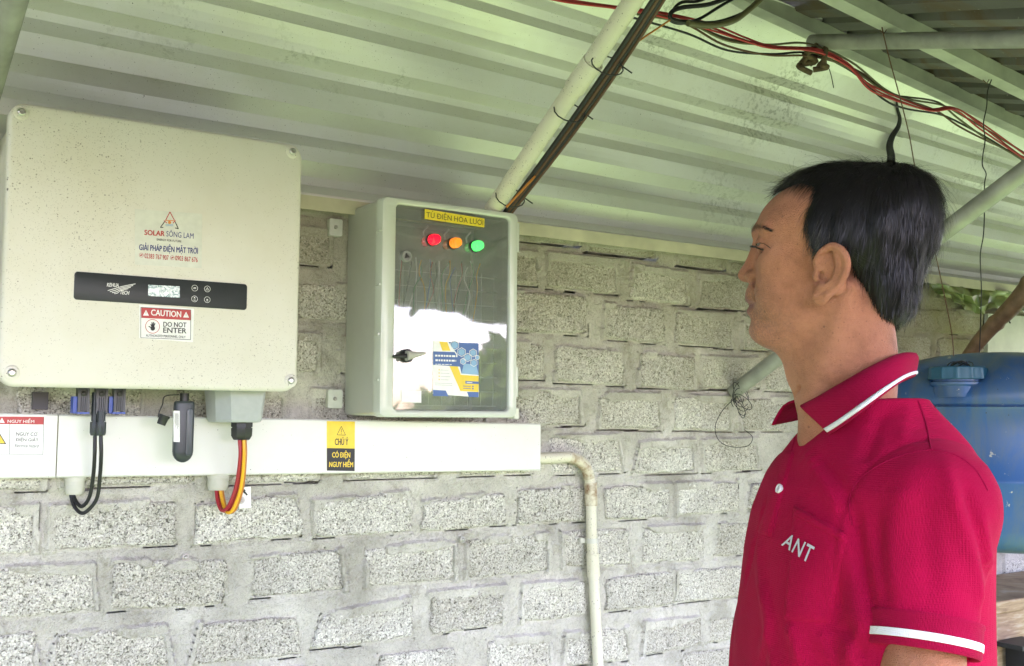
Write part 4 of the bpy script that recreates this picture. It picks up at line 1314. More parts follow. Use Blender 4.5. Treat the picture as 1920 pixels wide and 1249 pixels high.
MB().tube([P(1067, 857, yc), P(1084, 862, yc), P(1099, 877, yc), P(1105, 897, yc)], .0150, 14).build('elbow', m_rust.mat, cd_, 60)
MB().tube([P(1109.5, 1009, yc), P(1109.8, 1018, yc)], .0160, 16).build('saddle_clip', M_CREAMG, cd_, 40)
sheet(MB(), ((1089, 1009), (1104, 1010), (1104, 1019), (1089, 1018)), -.026, .01).build('clip_tab', M_CREAMG, cd_)

dc_ = empty('roof_conduit', PX(925, 392, 1.35), 'cream plastic conduit slanting from the cabinet top up to the eave', 'conduit')
XD = 1.35
a, b = PX(922, 395, XD), PX(1188, 0, XD)
dirv = (b - a).normalized()
tip = a + dirv * ((b - a).length + .16)
MB().tube([a.lerp(tip, k / 10) for k in range(11)], .0205, 18).build('pipe', M_PVC, dc_, 60)
MB().tube([PX(1077, 166, XD), PX(1112, 116, XD)], .0238, 18).build('coupling', M_PVC, dc_, 40)
side = Vector((.92, -.25, -.3)).normalized()
for k, (mt, dx, r_) in enumerate(((C_BLACK, .023, .0052), (C_BROWN, .029, .0046), (C_BLACK, .032, .0042), (C_BROWN, .036, .0038))):
    pts = []
    for i in range(9):
        t = -.02 + 1.02 * i / 8
        bow = math.sin(max(0, t) * math.pi) * .010 * (1 + k * .35)
        q = a.lerp(tip, t) + Vector((dx + bow, -.018 - .004 * k, -.006))
        pts.append(q)
    o = MB().tube(spline(pts, 5), r_, 9).build('strapped_cable', mt, None, 60)
    tag(o, ['thick black cable nearest the slanting conduit', 'brown cable beside the black one on the slanting conduit', 'thin black cable strapped outside the slanting conduit', 'outermost brown cable on the slanting conduit'][k], 'cable', 'cables strapped to the slanting conduit')
for q in ((1127, 122), (1056, 210), (946, 370)):
    c = PX(*q, XD) + Vector((.006, -.006, 0))
    u = dirv.cross(Vector((1, 0, 0))).normalized(); v = Vector((1, 0, 0))
    tp = [c + v * (.036 * math.cos(t) + .006) + u * .031 * math.sin(t) + dirv * .006 * math.cos(t) for t in [2 * math.pi * k / 14 for k in range(14)]]
    tm = MB().tube(tp + [tp[0]], .0016, 6)
    tm.tube([tp[0], tp[0] + Vector((.018, -.01, -.014))], .0016, 6)
    o = tm.build('cable_tie', M_BLACK, None, 60)
    tag(o, {1127: 'upper black tie just above the coupling of the slanting conduit', 1056: 'middle black tie below the coupling of the slanting conduit', 946: 'lowest black tie of the slanting conduit near the cabinet'}[q[0]], 'cable tie', 'ties round the slanting conduit')

# ------------------------------------------------------------------ loose cables under the eave
def cable(name, label, pts, r, m, y=None, grp=None, per=7):
    v = [P(p[0], p[1], p[2] if len(p) > 2 else y) for p in pts]
    o = MB().tube(spline(v, per), r, 8).build(name, m, None, 60)
    return tag(o, label, 'cable' if 'cable' in name else 'wire', grp)


C_REDW = plain('sun faded red cable', (0.50, 0.045, 0.04), 0.5)
base = [(1010, -12), (1070, 2), (1150, 14), (1240, 28), (1330, 50), (1400, 74), (1450, 88), (1530, 95), (1588, 122), (1625, 158), (1660, 176), (1740, 205), (1790, 205), (1840, 238), (1912, 288), (1960, 320)]
lab = ['uppermost red cable of the bundle sagging along the eave', 'second red cable hanging just under the uppermost one', 'lowest red cable of the bundle sagging along the eave']
for k in range(3):
    cable('bundled_cable', lab[k], [(x + 3 * math.sin(i * 2 + k * 2), y + (k - 1) * 3.5 + 2 * math.sin(i * 1.3 + k)) for i, (x, y) in enumerate(base)], .0027, C_REDW, -.385 - .004 * k, 'red cables along the eave')
olive = [(1190, 22), (1290, 46), (1360, 78), (1440, 92), (1520, 96), (1600, 128), (1660, 172), (1700, 186), (1760, 200), (1800, 226), (1860, 262), (1930, 300)]
lab2 = ['topmost olive brown cable beside the red bundle', 'olive brown cable crossing over the red bundle', 'brown cable looping lowest under the red bundle', 'dark cable running behind the olive ones']
for k in range(4):
    cable('slack_cable', lab2[k], [(x + 5 * math.sin(i + k * 1.7), y + (k - 1.2) * 6 + 7 * math.sin(i * 1.1 + k * 2.1)) for i, (x, y) in enumerate(olive)], .0030, [C_OLIVE, C_OLIVE, C_BROWN, C_BLACK][k], -.375 + .006 * k, 'dark cables along the eave')
cable('looped_cable', 'black cable curling in a loop at the top of the eave', [(1380, -10), (1330, 8), (1280, 14), (1258, 24), (1262, 38), (1300, 42), (1345, 42), (1400, 22), (1436, -10)], .0055, C_BLACK, -.42)
cable('looped_cable', 'thin black cable crossing beside the curled loop', [(1340, -12), (1310, 2), (1280, 4), (1264, 16), (1256, 36), (1275, 44), (1310, 36), (1350, 12), (1385, -8)], .004, C_BLACK, -.41)
cable('grey_brown_cable', 'stiff brown cable rising to the eave right of the loop', [(1440, -14), (1400, 22), (1372, 40), (1330, 48), (1290, 44)], .0078, C_OLIVE, -.44)
cable('stray_wire', 'thin orange brown wire branching from the conduit to the eave', [(1152, 116), (1165, 108), (1180, 92), (1205, 72), (1235, 52), (1256, 38)], .0022, C_ORANGE, -.47)
cable('stray_wire', 'orange and brown wire end curling down by the cabinet top', [(1024, 290), (1006, 326), (985, 350), (965, 372), (950, 388)], .0028, C_ORANGE, -.30)
cable('short_wire', 'short wire end hanging below the tube end', [(1551, 120), (1558, 140), (1563, 165)], .0012, C_BLACK, -.37)

# ------------------------------------------------------------------ wire coil at the strut foot
coil = MB()
rc = random.Random(8)
F0 = P(1388, 742, -.05)
for k in range(7):
    cx_, cz_ = rc.uniform(-.02, .03), rc.uniform(-.035, .01)
    r1, r2 = rc.uniform(.018, .04), rc.uniform(.02, .045)
    tl = rc.uniform(0, 3)
    coil.tube(spline([F0 + Vector((cx_ + r1 * math.cos(t + tl), -.012 * math.sin(t * 1.0 + k), cz_ + r2 * math.sin(t) * .8)) for t in [2 * math.pi * i / 9 for i in range(9)]], 4), .0011, 5)
coil.tube(spline([P(*p, -.04) for p in ((1384, 742), (1356, 768), (1341, 800), (1348, 826), (1372, 838), (1402, 836), (1411, 820), (1396, 806))], 6), .0011, 5)
tag(coil.build('wire_coil', C_BLACK, None, 60), 'tangled coil of thin dark wire at the foot of the strut', 'wire')
for q, lb_ in (((348, 1045), 'galvanised anchor bolt in the joint low down left of centre'), ((868, 1012), 'galvanised anchor bolt in the blocks left of the wall conduit')):
    c = P(*q, -.020)
    o = bolt('anchor_bolt', c, -.019, .0048, None, [M_STEEL, M_STEEL])
    tag(o, lb_, 'bolt', 'anchor bolts in the block wall')

# ------------------------------------------------------------------ right end: drum, wires, pole, plastic, panel, wooden box
m_dr = NT('blue drum plastic')
gr1 = m_dr.ramp(m_dr.noise(9, 7, .7, .4, m_dr.map((1.5, 1.5, .45))), [(.42, 0.0), (.66, 1.0)])
c_ = m_dr.mix(m_dr.math('MULTIPLY', gr1, .7), (.014, .085, .25), (.09, .12, .14))
zz = m_dr.axis(2)
low = m_dr.math('MULTIPLY', m_dr.math('SUBTRACT', 1.12, zz), 4.5, clamp=True)
c_ = m_dr.mix(m_dr.math('MULTIPLY', low, .8), c_, (.03, .10, .10))
c_ = m_dr.mix(m_dr.ramp(m_dr.noise(30, 5, .7), [(.66, 0.0), (.70, 1.0)]), c_, (.42, .40, .33))
c_ = m_dr.mix(m_dr.specks(90, .16, .3), c_, (.02, .02, .02))
m_dr.put('Base Color', c_).put('Roughness', .38)
YD = -.42
dc = P(1872, 840, YD)
dR = dc.x - P(1716, 840, YD).x
dR *= .86
ztop, zbot = P(1872, 664, YD).z, P(1872, 1020, YD).z
drum = empty('blue_drum', (dc.x, YD, zbot), 'dirty blue plastic drum with a ribbed screw cap hung on wires', 'drum')
H = ztop - zbot
pr_ = []
for t, k in ((0, .70), (.012, .82), (.035, .92), (.07, .975), (.12, .995), (.33, 1.0), (.345, 1.012), (.36, 1.012), (.375, 1.0), (.60, 1.0), (.70, 1.0), (.712, 1.012), (.722, .985), (.735, 1.0), (.79, .99), (.84, .96), (.89, .89), (.93, .79), (.962, .67), (.985, .50), (1.0, .28), (1.0, .001)):
    pr_.append((zbot + H * t, dR * k))
nn = 72
capd = Vector((P(1775, 690, YD - .02).x - dc.x, -.055, 0))
V_, R_ = [], []
for z, r_ in pr_:
    rng_ = []
    for k in range(nn):
        t = 2 * math.pi * k / nn
        x, y = r_ * math.cos(t), r_ * math.sin(t)
        d_ = math.hypot(x - capd.x, y - capd.y)
        dent = 0.0
        if z > zbot + H * .72:
            dent = .040 * max(0, 1 - (d_ / (.115 + .0 * z)) ** 2) ** .7 * min(1, (z - zbot - H * .72) / (H * .2))
        if abs(t - math.pi) < 2.2 and zbot + H * .5 < z < zbot + H * .93:          # flattened neck shoulder on the cap side
            x *= 1 - .05 * math.exp(-((t - 4.0) / .35) ** 2)
        rng_.append((dc.x + x, YD + y, z - dent))
    R_.append(rng_)
MB().loft(R_).build('drum_body', m_dr.mat, drum, 50)
cz0 = P(1775, 711, YD + capd.y).z
cx0, cy0 = dc.x + capd.x, YD + capd.y
cr = (P(1806, 690, cy0).x - P(1745, 690, cy0).x) / 2
MB().lathe((cx0, cy0, cz0 - .05), (0, 0, 1), [(0, cr * .95), (.03, cr * .9), (.035, cr * .98), (.042, cr * .98), (.045, cr * .88), (.053, cr * .88)], 28).build('spout', m_dr.mat, drum, 40)
cpp = MB()
ringz = [(cz0, 1.0), (cz0 + .002, 1.03), (cz0 + .032, 1.0), (cz0 + .036, .95), (cz0 + .037, .7), (cz0 + .036, .01)]
cpp.loft([[(cx0 + cr * s * (1 + (.035 if (k % 8 < 2 and s >= 1.0) else 0)) * math.cos(2 * math.pi * k / 96), cy0 + cr * s * (1 + (.035 if (k % 8 < 2 and s >= 1.0) else 0)) * math.sin(2 * math.pi * k / 96), z) for k in range(96)] for z, s in ringz])
cpp.build('screw_cap', plain('teal cap plastic', (.012, .09, .16), .4), drum, 30)
MB().tube(spline([(cx0 + .045, cy0 + .02, cz0 + .02), (cx0 + .08, cy0 + .03, cz0 + .045), (cx0 + .13, cy0 + .05, cz0 + .05), (cx0 + .16, cy0 + .07, cz0 + .02)], 6), .013, 10).build('carry_handle', m_dr.mat, drum, 60)
# bamboo-coloured pipe leaning on the wall behind the drum
bpm = simple('brown bamboo', (.20, .125, .06), .55, 0, .45, 22, .3, 60)
bp_ = MB()
a, b = P(1806, 682, -.28), P(1945, 515, -.52)
pts, rs_ = [], []
for k in range(25):
    t = k / 24
    pts.append(a.lerp(b, t) + Vector((0, .004 * math.sin(t * 7), .006 * math.sin(t * 5))))
    rs_.append((.019 + .012 * t) * (1.12 if k in (11, 22) else .92 if k in (12,) else 1.0))
pole = bp_.tube(pts, rs_, 14).build('bamboo_pole', bpm, None, 50)
tag(pole, 'brown bamboo pole slanting up behind the blue drum', 'pole')
pd = MB().tube([pts[11] + Vector((-.012, -.012, 0)), pts[12] + Vector((.012, -.014, .008)), pts[12] + Vector((.03, -.016, -.012))], .0025, 6)
o = pd.build('wire_tie', C_BLACK, pole, 60)
# hanging wires
w1 = [(1650, 33, y2 + .03), (1656, 62, y2), (1668, 112, y2), (1688, 185, y2 + .02), (1704, 250, y2 + .04), (1713, 300, y2 + .06), (1722, 350, y2 + .08), (1745, 440, y2 + .1), (1757, 490, y2 + .12), (1772, 560, y2 + .15), (1785, 628, cy0), (1788, 668, cy0)]
cable('hanging_wire', 'thin dark wire hanging from the eave down to the drum cap', w1, .0016, C_BROWN, None, 'wires hanging from the eave')
w2 = [(1858, 128, y2), (1862, 140, y2), (1852, 170, y2), (1850, 200, y2), (1844, 232, y2), (1847, 262, y2), (1843, 290, y2), (1842, 310, y2), (1849, 326, y2), (1846, 345, y2), (1846, 390, y2), (1844, 440, y2), (1838, 480, y2 + .02), (1840, 540, y2 + .06), (1838, 622, -.42), (1836, 668, -.40)]
cable('hanging_wire', 'kinked dark wire hanging in front of the strut to the far side of the drum', w2, .0016, C_BLACK, None, 'wires hanging from the eave')
for (cx_, cy_, r_, lb_) in ((1655, 62, .012, 'twisted wire ends knotted on the hanging wire nearer the dark sheet gap'), (1848, 155, .013, 'curled wire end beside the kinked hanging wire at the right')):
    c = P(cx_, cy_, y2)
    kn = MB().tube(spline([c + Vector((-r_, 0, .006)), c + Vector((-.2 * r_, -.004, -.003)), c + Vector((.4 * r_, 0, -.001)), c + Vector((1.3 * r_, 0, .012))], 4), .0013, 5)
    tag(kn.build('wire_twist', C_BROWN, None, 60), lb_, 'wire', 'twisted wire ends')
kt = MB()
for k in range(3):
    kt.tube(spline([Vector((cx0 + .02 * math.cos(t) + .012 * k, cy0 + .03 * math.sin(t), cz0 + .044 + .008 * math.sin(t * 2 + k))) for t in [2 * math.pi * i / 8 for i in range(8)]], 4, True), .0016, 5)
tag(kt.build('wire_loop', C_BLACK, None, 60), 'knotted dark wire loop on top of the drum cap', 'wire')
# crumpled green plastic under the cladding
tp = NT('green plastic film')
tp.put('Base Color', tp.ramp(tp.noise(14, 4), [(.35, (.16, .24, .08)), (.65, (.34, .37, .14))])).put('Roughness', .3)
rows = [[(1730, 528), (1765, 533), (1800, 537), (1840, 541), (1880, 545), (1925, 549)], [(1742, 540), (1775, 545), (1806, 552), (1836, 556), (1872, 556), (1925, 562)], [(1756, 548), (1788, 556), (1812, 566), (1838, 574), (1866, 568), (1925, 576)], [(1774, 556), (1800, 570), (1820, 584), (1842, 588), (1862, 578), (1925, 588)]]
W = [spline([P(x, y, -.03 - .018 * ((i * 7 + j * 5) % 3)) for j, (x, y) in enumerate(r)], 4) for i, r in enumerate(rows)]
nx_ = len(W[0])
V_ = np.array([[tuple(v + Vector((0, -.010 * math.sin(j * 1.7 + i * 2), .004 * math.sin(j * 2.3 + i)))) for j, v in enumerate(r)] for i, r in enumerate(W)])
o = grid_mesh('plastic_film', V_, nx_, len(W), tp.mat, None, 30)
so = o.modifiers.new('gauge', 'SOLIDIFY'); so.thickness = .0008
tag(o, 'crumpled green plastic film tucked under the cladding beside the drum', 'plastic film')
pnm = simple('pale green board', (.50, .55, .40), .35, 0, .15, 10)
pn = MB(); sheet(pn, ((1853, 588), (1960, 596), (1958, 690), (1852, 684)), -.035, .016)
tag(pn.build('pale_board', pnm, None), 'pale green board fixed on the blocks above the drum', 'board')
# wooden box below
m_wd = NT('weathered plank')
wv = m_wd.noise(9, 6, .6, .5, vec=m_wd.map((1.2, 1.2, 9)))
m_wd.put('Base Color', m_wd.ramp(wv, [(.3, (.16, .09, .045)), (.55, (.30, .20, .11)), (.75, (.40, .34, .26))])).put('Roughness', .7)
YB = -.36
t0, t1 = P(1850, 1128, YB), P(1850, 1152, YB)
wb = empty('wooden_box', (4.1, YB, 0), 'weathered wooden box standing under the blue drum', 'box')
x0_ = P(1848, 1180, YB).x
for nm, lo, hi in (('lid_plank', (x0_ - .02, YB - .02, t1.z), (4.75, -.05, t0.z)), ('front_plank', (x0_, YB, t1.z - .21), (4.74, YB + .02, t1.z - .003)), ('front_plank', (x0_, YB + .003, t1.z - .43), (4.74, YB + .022, t1.z - .214)), ('front_plank', (x0_, YB, 0.0), (4.74, YB + .02, t1.z - .434)), ('side_plank', (x0_ + .002, YB + .022, 0.0), (x0_ + .022, -.06, t1.z - .003)), ('corner_post', (x0_ - .006, YB - .012, 0.0), (x0_ + .045, YB - .002, t1.z - .004))):
    b_ = MB().box(lo, hi).build(nm, m_wd.mat, wb, 30)
    bv = b_.modifiers.new('worn edge', 'BEVEL'); bv.width = .004; bv.segments = 2
c = P(1908, 1210, YB - .06)
vb = empty('iron_bracket', (c.x, YB, c.z), 'dark iron bracket clamped to the wooden box', 'bracket')
MB().box((c.x - .04, YB - .10, c.z - .006), (c.x + .10, YB - .012, c.z + .008)).build('jaw_plate', plain('dark iron', (.03, .03, .032), .5, .5), vb)
MB().box((c.x + .01, YB - .08, c.z - .22), (c.x + .06, YB - .014, c.z - .007)).build('stem', plain('dark iron stem', (.025, .025, .028), .5, .5), vb)

# ------------------------------------------------------------------ the man: one continuous body grown from a distance field
def surface_nets(F, org, h):
    s = F < 0
    c = [s[a:s.shape[0] - 1 + a, b:s.shape[1] - 1 + b, d:s.shape[2] - 1 + d] for a in (0, 1) for b in (0, 1) for d in (0, 1)]
    tot = sum(x.astype(np.int8) for x in c)
    act = (tot > 0) & (tot < 8)
    ijk = np.argwhere(act)
    num = np.full(act.shape, -1, np.int64)
    num[act] = np.arange(len(ijk))
    val = {}
    for a in (0, 1):
        for b in (0, 1):
            for d in (0, 1):
                val[a, b, d] = F[ijk[:, 0] + a, ijk[:, 1] + b, ijk[:, 2] + d]
    acc, cnt = np.zeros((len(ijk), 3)), np.zeros(len(ijk))
    for ax in range(3):
        for p in ((0, 0), (0, 1), (1, 0), (1, 1)):
            k0 = list(p); k0.insert(ax, 0)
            k1 = list(p); k1.insert(ax, 1)
            v0, v1 = val[tuple(k0)], val[tuple(k1)]
            m = (v0 < 0) != (v1 < 0)
            t = np.where(m, v0 / np.where(m, v0 - v1, 1), 0)
            pos = np.tile(np.array(k0, float), (len(ijk), 1))
            pos[:, ax] += t
            acc += pos * m[:, None]; cnt += m
    V = (ijk + acc / cnt[:, None]) * h + np.array(org)
    Q = []
    for ax in range(3):
        o1, o2 = [(1, 2), (2, 0), (0, 1)][ax]
        a = np.moveaxis(s, ax, 0)
        e = np.argwhere(np.moveaxis(a[1:] != a[:-1], 0, ax))
        ok = (e[:, o1] > 0) & (e[:, o2] > 0) & (e[:, o1] < s.shape[o1] - 1) & (e[:, o2] < s.shape[o2] - 1)
        e = e[ok]
        def cell(d1, d2):
            q = e.copy(); q[:, o1] -= d1; q[:, o2] -= d2
            return num[q[:, 0], q[:, 1], q[:, 2]]
        q = np.stack([cell(1, 1), cell(0, 1), cell(0, 0), cell(1, 0)], 1)
        ins = s[e[:, 0], e[:, 1], e[:, 2]]
        q[~ins] = q[~ins][:, ::-1]
        Q.append(q)
    return V, np.concatenate(Q)


class Field:
    def __init__(self, lo, hi, h):
        self.h, self.lo = h, np.array(lo, float)
        n = [int(math.ceil((b - a) / h)) + 1 for a, b in zip(lo, hi)]
        self.ax = [lo[i] + h * np.arange(n[i]) for i in range(3)]
        self.F = np.full(n, 1.0, np.float32)

    def region(self, lo, hi):
        sl = tuple(slice(max(0, int((lo[i] - self.lo[i]) / self.h)), max(1, int((hi[i] - self.lo[i]) / self.h) + 2)) for i in range(3))
        g = np.meshgrid(*[self.ax[i][sl[i]] for i in range(3)], indexing='ij', sparse=True)
        return sl, g

    def blend(self, sl, d, k, sub=False):
        a = self.F[sl]
        d = d.astype(np.float32)
        if sub:
            h = np.clip(0.5 - 0.5 * (a + d) / k, 0, 1)
            self.F[sl] = a + (-d - a) * h + k * h * (1 - h)
        else:
            h = np.clip(0.5 + 0.5 * (a - d) / k, 0, 1)
            self.F[sl] = a + (d - a) * h - k * h * (1 - h)

    def ell(self, c, s, k=.012, sub=False, rot=0.0):
        m = max(s) + k * 2 + .01
        sl, (x, y, z) = self.region([c[i] - m for i in range(3)], [c[i] + m for i in range(3)])
        x, y, z = x - c[0], y - c[1], z - c[2]
        if rot:
            x, z = x * math.cos(rot) + z * math.sin(rot), -x * math.sin(rot) + z * math.cos(rot)
        k0 = np.sqrt((x / s[0]) ** 2 + (y / s[1]) ** 2 + (z / s[2]) ** 2)
        k1 = np.sqrt((x / s[0] ** 2) ** 2 + (y / s[1] ** 2) ** 2 + (z / s[2] ** 2) ** 2) + 1e-9
        self.blend(sl, k0 * (k0 - 1) / k1, k, sub)

    def cap(self, a, b, ra, rb=None, k=.012, sub=False):
        rb = ra if rb is None else rb
        m = max(ra, rb) + k * 2 + .008
        sl, (x, y, z) = self.region([min(a[i], b[i]) - m for i in range(3)], [max(a[i], b[i]) + m for i in range(3)])
        ba = [b[i] - a[i] for i in range(3)]
        L2 = sum(v * v for v in ba) + 1e-12
        t = np.clip(((x - a[0]) * ba[0] + (y - a[1]) * ba[1] + (z - a[2]) * ba[2]) / L2, 0, 1)
        d = np.sqrt((x - a[0] - t * ba[0]) ** 2 + (y - a[1] - t * ba[1]) ** 2 + (z - a[2] - t * ba[2]) ** 2) - (ra + (rb - ra) * t)
        self.blend(sl, d, k, sub)

    def chain(self, pts, r, k=.004):
        if isinstance(r, (list, tuple)) and len(pts) > 4:
            r = list(np.interp(np.arange(0, len(pts) - 1 + 1e-6, .25), np.arange(len(pts)), r))
            pts = [tuple(v) for v in spline(pts, 4)]
        for i in range(len(pts) - 1):
            ra = r[i] if isinstance(r, (list, tuple)) else r
            rb = r[i + 1] if isinstance(r, (list, tuple)) else r
            self.cap(pts[i], pts[i + 1], ra, rb, k)

    def mesh(self): return surface_nets(self.F, self.lo, self.h)


_dr = ray(1560, 480)
MO = Vector((0, -CAM_D, CAM_Z)) + Vector(_dr * (1.38 / F_PX))              # middle of the head
_az = math.atan2(_dr[0], _dr[1])
ED = Vector((math.sin(_az), math.cos(_az), 0))                             # away from the camera
ER = Vector((math.cos(_az), -math.sin(_az), 0))                            # picture right
EZ = Vector((0, 0, 1))


def HP(px, py, d=0.0):
    """measured point at depth d behind the head's middle -> (right, away, up) in metres"""
    v = Vector(ray(px, py))
    o = Vector((0, -CAM_D, CAM_Z))
    t = (MO.dot(ED) + d - o.dot(ED)) / v.dot(ED)
    p = o + v * t - MO
    return Vector((p.dot(ER), d, p.z))


def frame(fwd):
    """(forward, left, up) -> world, for a forward direction given in (right, away)"""
    f = ER * fwd[0] + ED * fwd[1]
    l = Vector((-f.y, f.x, 0))
    return f, l


HEAD_TURN, BODY_TURN = math.radians(2.5), math.radians(27)
HF, HL = frame((-math.cos(HEAD_TURN), math.sin(HEAD_TURN)))
TF, TL = frame((-math.cos(BODY_TURN), -math.sin(BODY_TURN)))


def to_world(V, f, l, o):
    V = np.asarray(V)
    return np.outer(V[:, 0], f) + np.outer(V[:, 1], l) + np.outer(V[:, 2], (0, 0, 1)) + np.array(o)


def w2t(p, o):                                       # (right, away, up) -> torso frame
    w = ER * p[0] + ED * p[1]
    return Vector((w.dot(TF), w.dot(TL), p[2])) - Vector((0, 0, 0))


mm = 0.001
def S(*v): return tuple(x * mm for x in v)

# head and neck, millimetres in (forward, left, up)
hf = Field((-.135, -.105, -.285), (.132, .105, .13), .0019)
hf.ell(S(-15, 0, 36), S(98, 74, 72), .02)
hf.ell(S(44, 0, 28), S(50, 61, 50), .03)
hf.ell(S(42, 0, -32), S(57, 57, 62), .03)
hf.ell(S(40, 0, -70), S(60, 50, 42), .025)
hf.ell(S(88, 0, -94), S(18, 24, 18), .022)
for s in (1, -1):
    hf.cap(S(6, 50 * s, -66), S(80, 18 * s, -102), .013, .012, .02)
    hf.ell(S(58, 44 * s, -14), S(27, 17, 17), .02)
    hf.ell(S(62, 36 * s, -48), S(26, 18, 26), .02)
    hf.cap(S(92, 9 * s, 34), S(76, 46 * s, 34), .0075, .007, .012)
    hf.ell(S(101, 31 * s, 15), S(15, 16, 11), .012, True)
    hf.ell(S(81, 31 * s, 14), S(13.2, 15, 12.4), .004)
    hf.cap(S(92, 20 * s, 14), S(88, 44 * s, 13), .0026, .002, .002, True)
hf.cap(S(95, 0, 14), S(106, 0, -12), .0065, .008, .010)
hf.ell(S(109, 0, -21), S(11.5, 10.5, 9.5), .007)
for s in (1, -1):
    hf.ell(S(98, 13 * s, -25), S(11, 7.5, 8), .006)
    hf.ell(S(106, 6 * s, -32), S(4.5, 3.2, 3), .002, True)
    hf.cap(S(97, 19 * s, -32), S(90, 27 * s, -58), .0032, .0026, .007, True)
    hf.cap(S(93, 20 * s, -1), S(81, 44 * s, 3), .0016, .0014, .005, True)
hf.ell(S(98, 0, -46), S(12, 22, 12), .010)
hf.ell(S(100.0, 0, -53), S(10, 21, 6.5), .006)
hf.ell(S(99.0, 0, -70), S(10, 18, 7.5), .006)
hf.cap(S(112, 0, -62), S(99, 25, -63), .0022, .0018, .003, True)
hf.cap(S(112, 0, -62), S(99, -25, -63), .0022, .0018, .003, True)
hf.ell(S(112, 0, -84), S(7, 20, 5), .010, True)
# neck
hf.cap(S(-12, 0, -60), S(-17, 0, -270), .053, .057, .02)
hf.ell(S(-6, 0, -150), S(55, 50, 80), .03)
hf.ell(S(-36, 0, -125), S(33, 51, 90), .03)
for q_, r_ in (((S(-74, 10, -128), S(-50, 40, -140), S(-20, 53, -160)), .0020), ((S(-76, 8, -142), S(-52, 40, -156), S(-24, 53, -176)), .0018), ((S(20, 47, -150), S(38, 30, -172), S(48, 10, -180)), .0016)):
    for a_, b_ in zip(q_[:-1], q_[1:]): hf.cap(a_, b_, r_, r_, .007, True)
hf.cap(S(-22, 58, -52), S(30, 20, -235), .011, .012, .020)
hf.cap(S(-22, -58, -52), S(30, -20, -235), .011, .012, .020)
hf.ell(S(46, 0, -152), S(11, 9, 14), .018)
hf.cap(S(45, 0, -112), S(20, 0, -125), .022, .025, .03)
# ears
for s in (1, -1):
    e = lambda f, l, u: S(f * .92 + 15, l * s, (u + 22) * .92 - 33)
    hf.ell(e(-19, 79, -20), S(16, 6, 31), .006, rot=-.30)
    hf.ell(e(-12, 90, -27), S(11, 10, 13), .003, True)
    hf.ell(e(-21, 91, 0), S(6, 7, 12), .003, True, rot=-.3)
    hf.chain([e(-3, 77, -20), e(0, 79, -6), e(-7, 83, 6), e(-20, 87, 13), e(-33, 91, 6), e(-39, 92, -10), e(-35, 91, -28), e(-24, 87, -43), e(-10, 82, -54)], [.0028, .0032, .0036, .0040, .0042, .0042, .0040, .0038, .0045], .003)
    hf.chain([e(-25, 87, 4), e(-29, 88, -10), e(-25, 87, -28), e(-14, 84, -40), e(-4, 81, -38)], [.0026, .0032, .0034, .0034, .0030], .004)
    hf.ell(e(-4, 79, -53), S(9, 4.8, 11), .006, rot=-.3)
    hf.ell(e(1, 78, -25), S(4.5, 4.5, 6.5), .004)
    hf.ell(e(-6, 82, -24), S(3.2, 8, 5), .002, True)
HV, HQ = hf.mesh()
HVw = to_world(HV, HF, HL, MO)

TO = MO + ER * .036 + ED * 0.0                        # torso axis


def tor(p):                                           # (right, away, up) -> torso coordinates round TO
    w = ER * (p[0] - .036) + ED * p[1]
    return (w.dot(TF), w.dot(TL), p[2])


sh = (0.000, 0.152, -0.310)                            # left shoulder joint
el_end = tor(HP(1733, 1216, -.175))
el_end = (el_end[0], el_end[1], el_end[2])
elbow = tuple(sh[i] + (el_end[i] - sh[i]) * 1.22 for i in range(3))
wrist = (elbow[0] + .085, elbow[1] + .012, elbow[2] - .235)
shR = (0.000, -0.158, -0.312)
elbowR = (-.02, -.215, -.60)
wristR = (.06, -.225, -.84)
bf = Field((-.17, -.30, -1.02), (.20, .30, -.20), .006)
for s_, e_, w_ in ((sh, elbow, wrist), (shR, elbowR, wristR)):
    bf.cap(s_, e_, .048, .040, .02)
    bf.cap(e_, w_, .040, .026, .02)
bf.ell((0, 0, -.36), (.085, .13, .15), .04)
bf.ell((0.01, 0, -.60), (.10, .14, .22), .05)
bf.cap((-.01, 0, -.20), (0, 0, -.32), .052, .06, .04)
BV, BQ = bf.mesh()
BVw = to_world(BV, TF, TL, TO)
parts_v, parts_q = [HVw, BVw], [HQ, BQ + len(HVw)]
for w_, sgn in ((wrist, 1), (wristR, -1)):            # hands: palm, thumb, four bent fingers
    h_ = Field((w_[0] - .06, w_[1] - .06, w_[2] - .21), (w_[0] + .09, w_[1] + .06, w_[2] + .05), .0032)
    W = lambda f, l, u: (w_[0] + f * mm, w_[1] + l * sgn * mm, w_[2] + u * mm)
    h_.cap(W(-4, 0, 40), W(0, 0, -8), .026, .024, .01)
    h_.ell(W(4, -2, -50), S(40, 15, 48), .015)
    for k, (f0, ln, r_) in enumerate(((30, 66, 8.6), (11, 74, 9.0), (-8, 68, 8.4), (-25, 54, 7.4))):
        a0 = W(f0, -2, -82); a1 = W(f0 + 2, -5, -82 - ln * .45); a2 = W(f0 + 1, -14, -82 - ln * .75); a3 = W(f0 - 1, -25, -82 - ln * .95)
        h_.chain([W(f0 * .7, 0, -50), a0, a1, a2, a3], [r_ * mm, r_ * mm, r_ * .95 * mm, r_ * .88 * mm, r_ * .75 * mm], .003)
    h_.chain([W(26, -4, -28), W(46, -10, -52), W(50, -15, -78), W(47, -19, -98)], [.012, .0105, .0095, .008], .006)
    v, q = h_.mesh()
    parts_q.append(q + sum(len(x) for x in parts_v)); parts_v.append(to_world(v, TF, TL, TO))


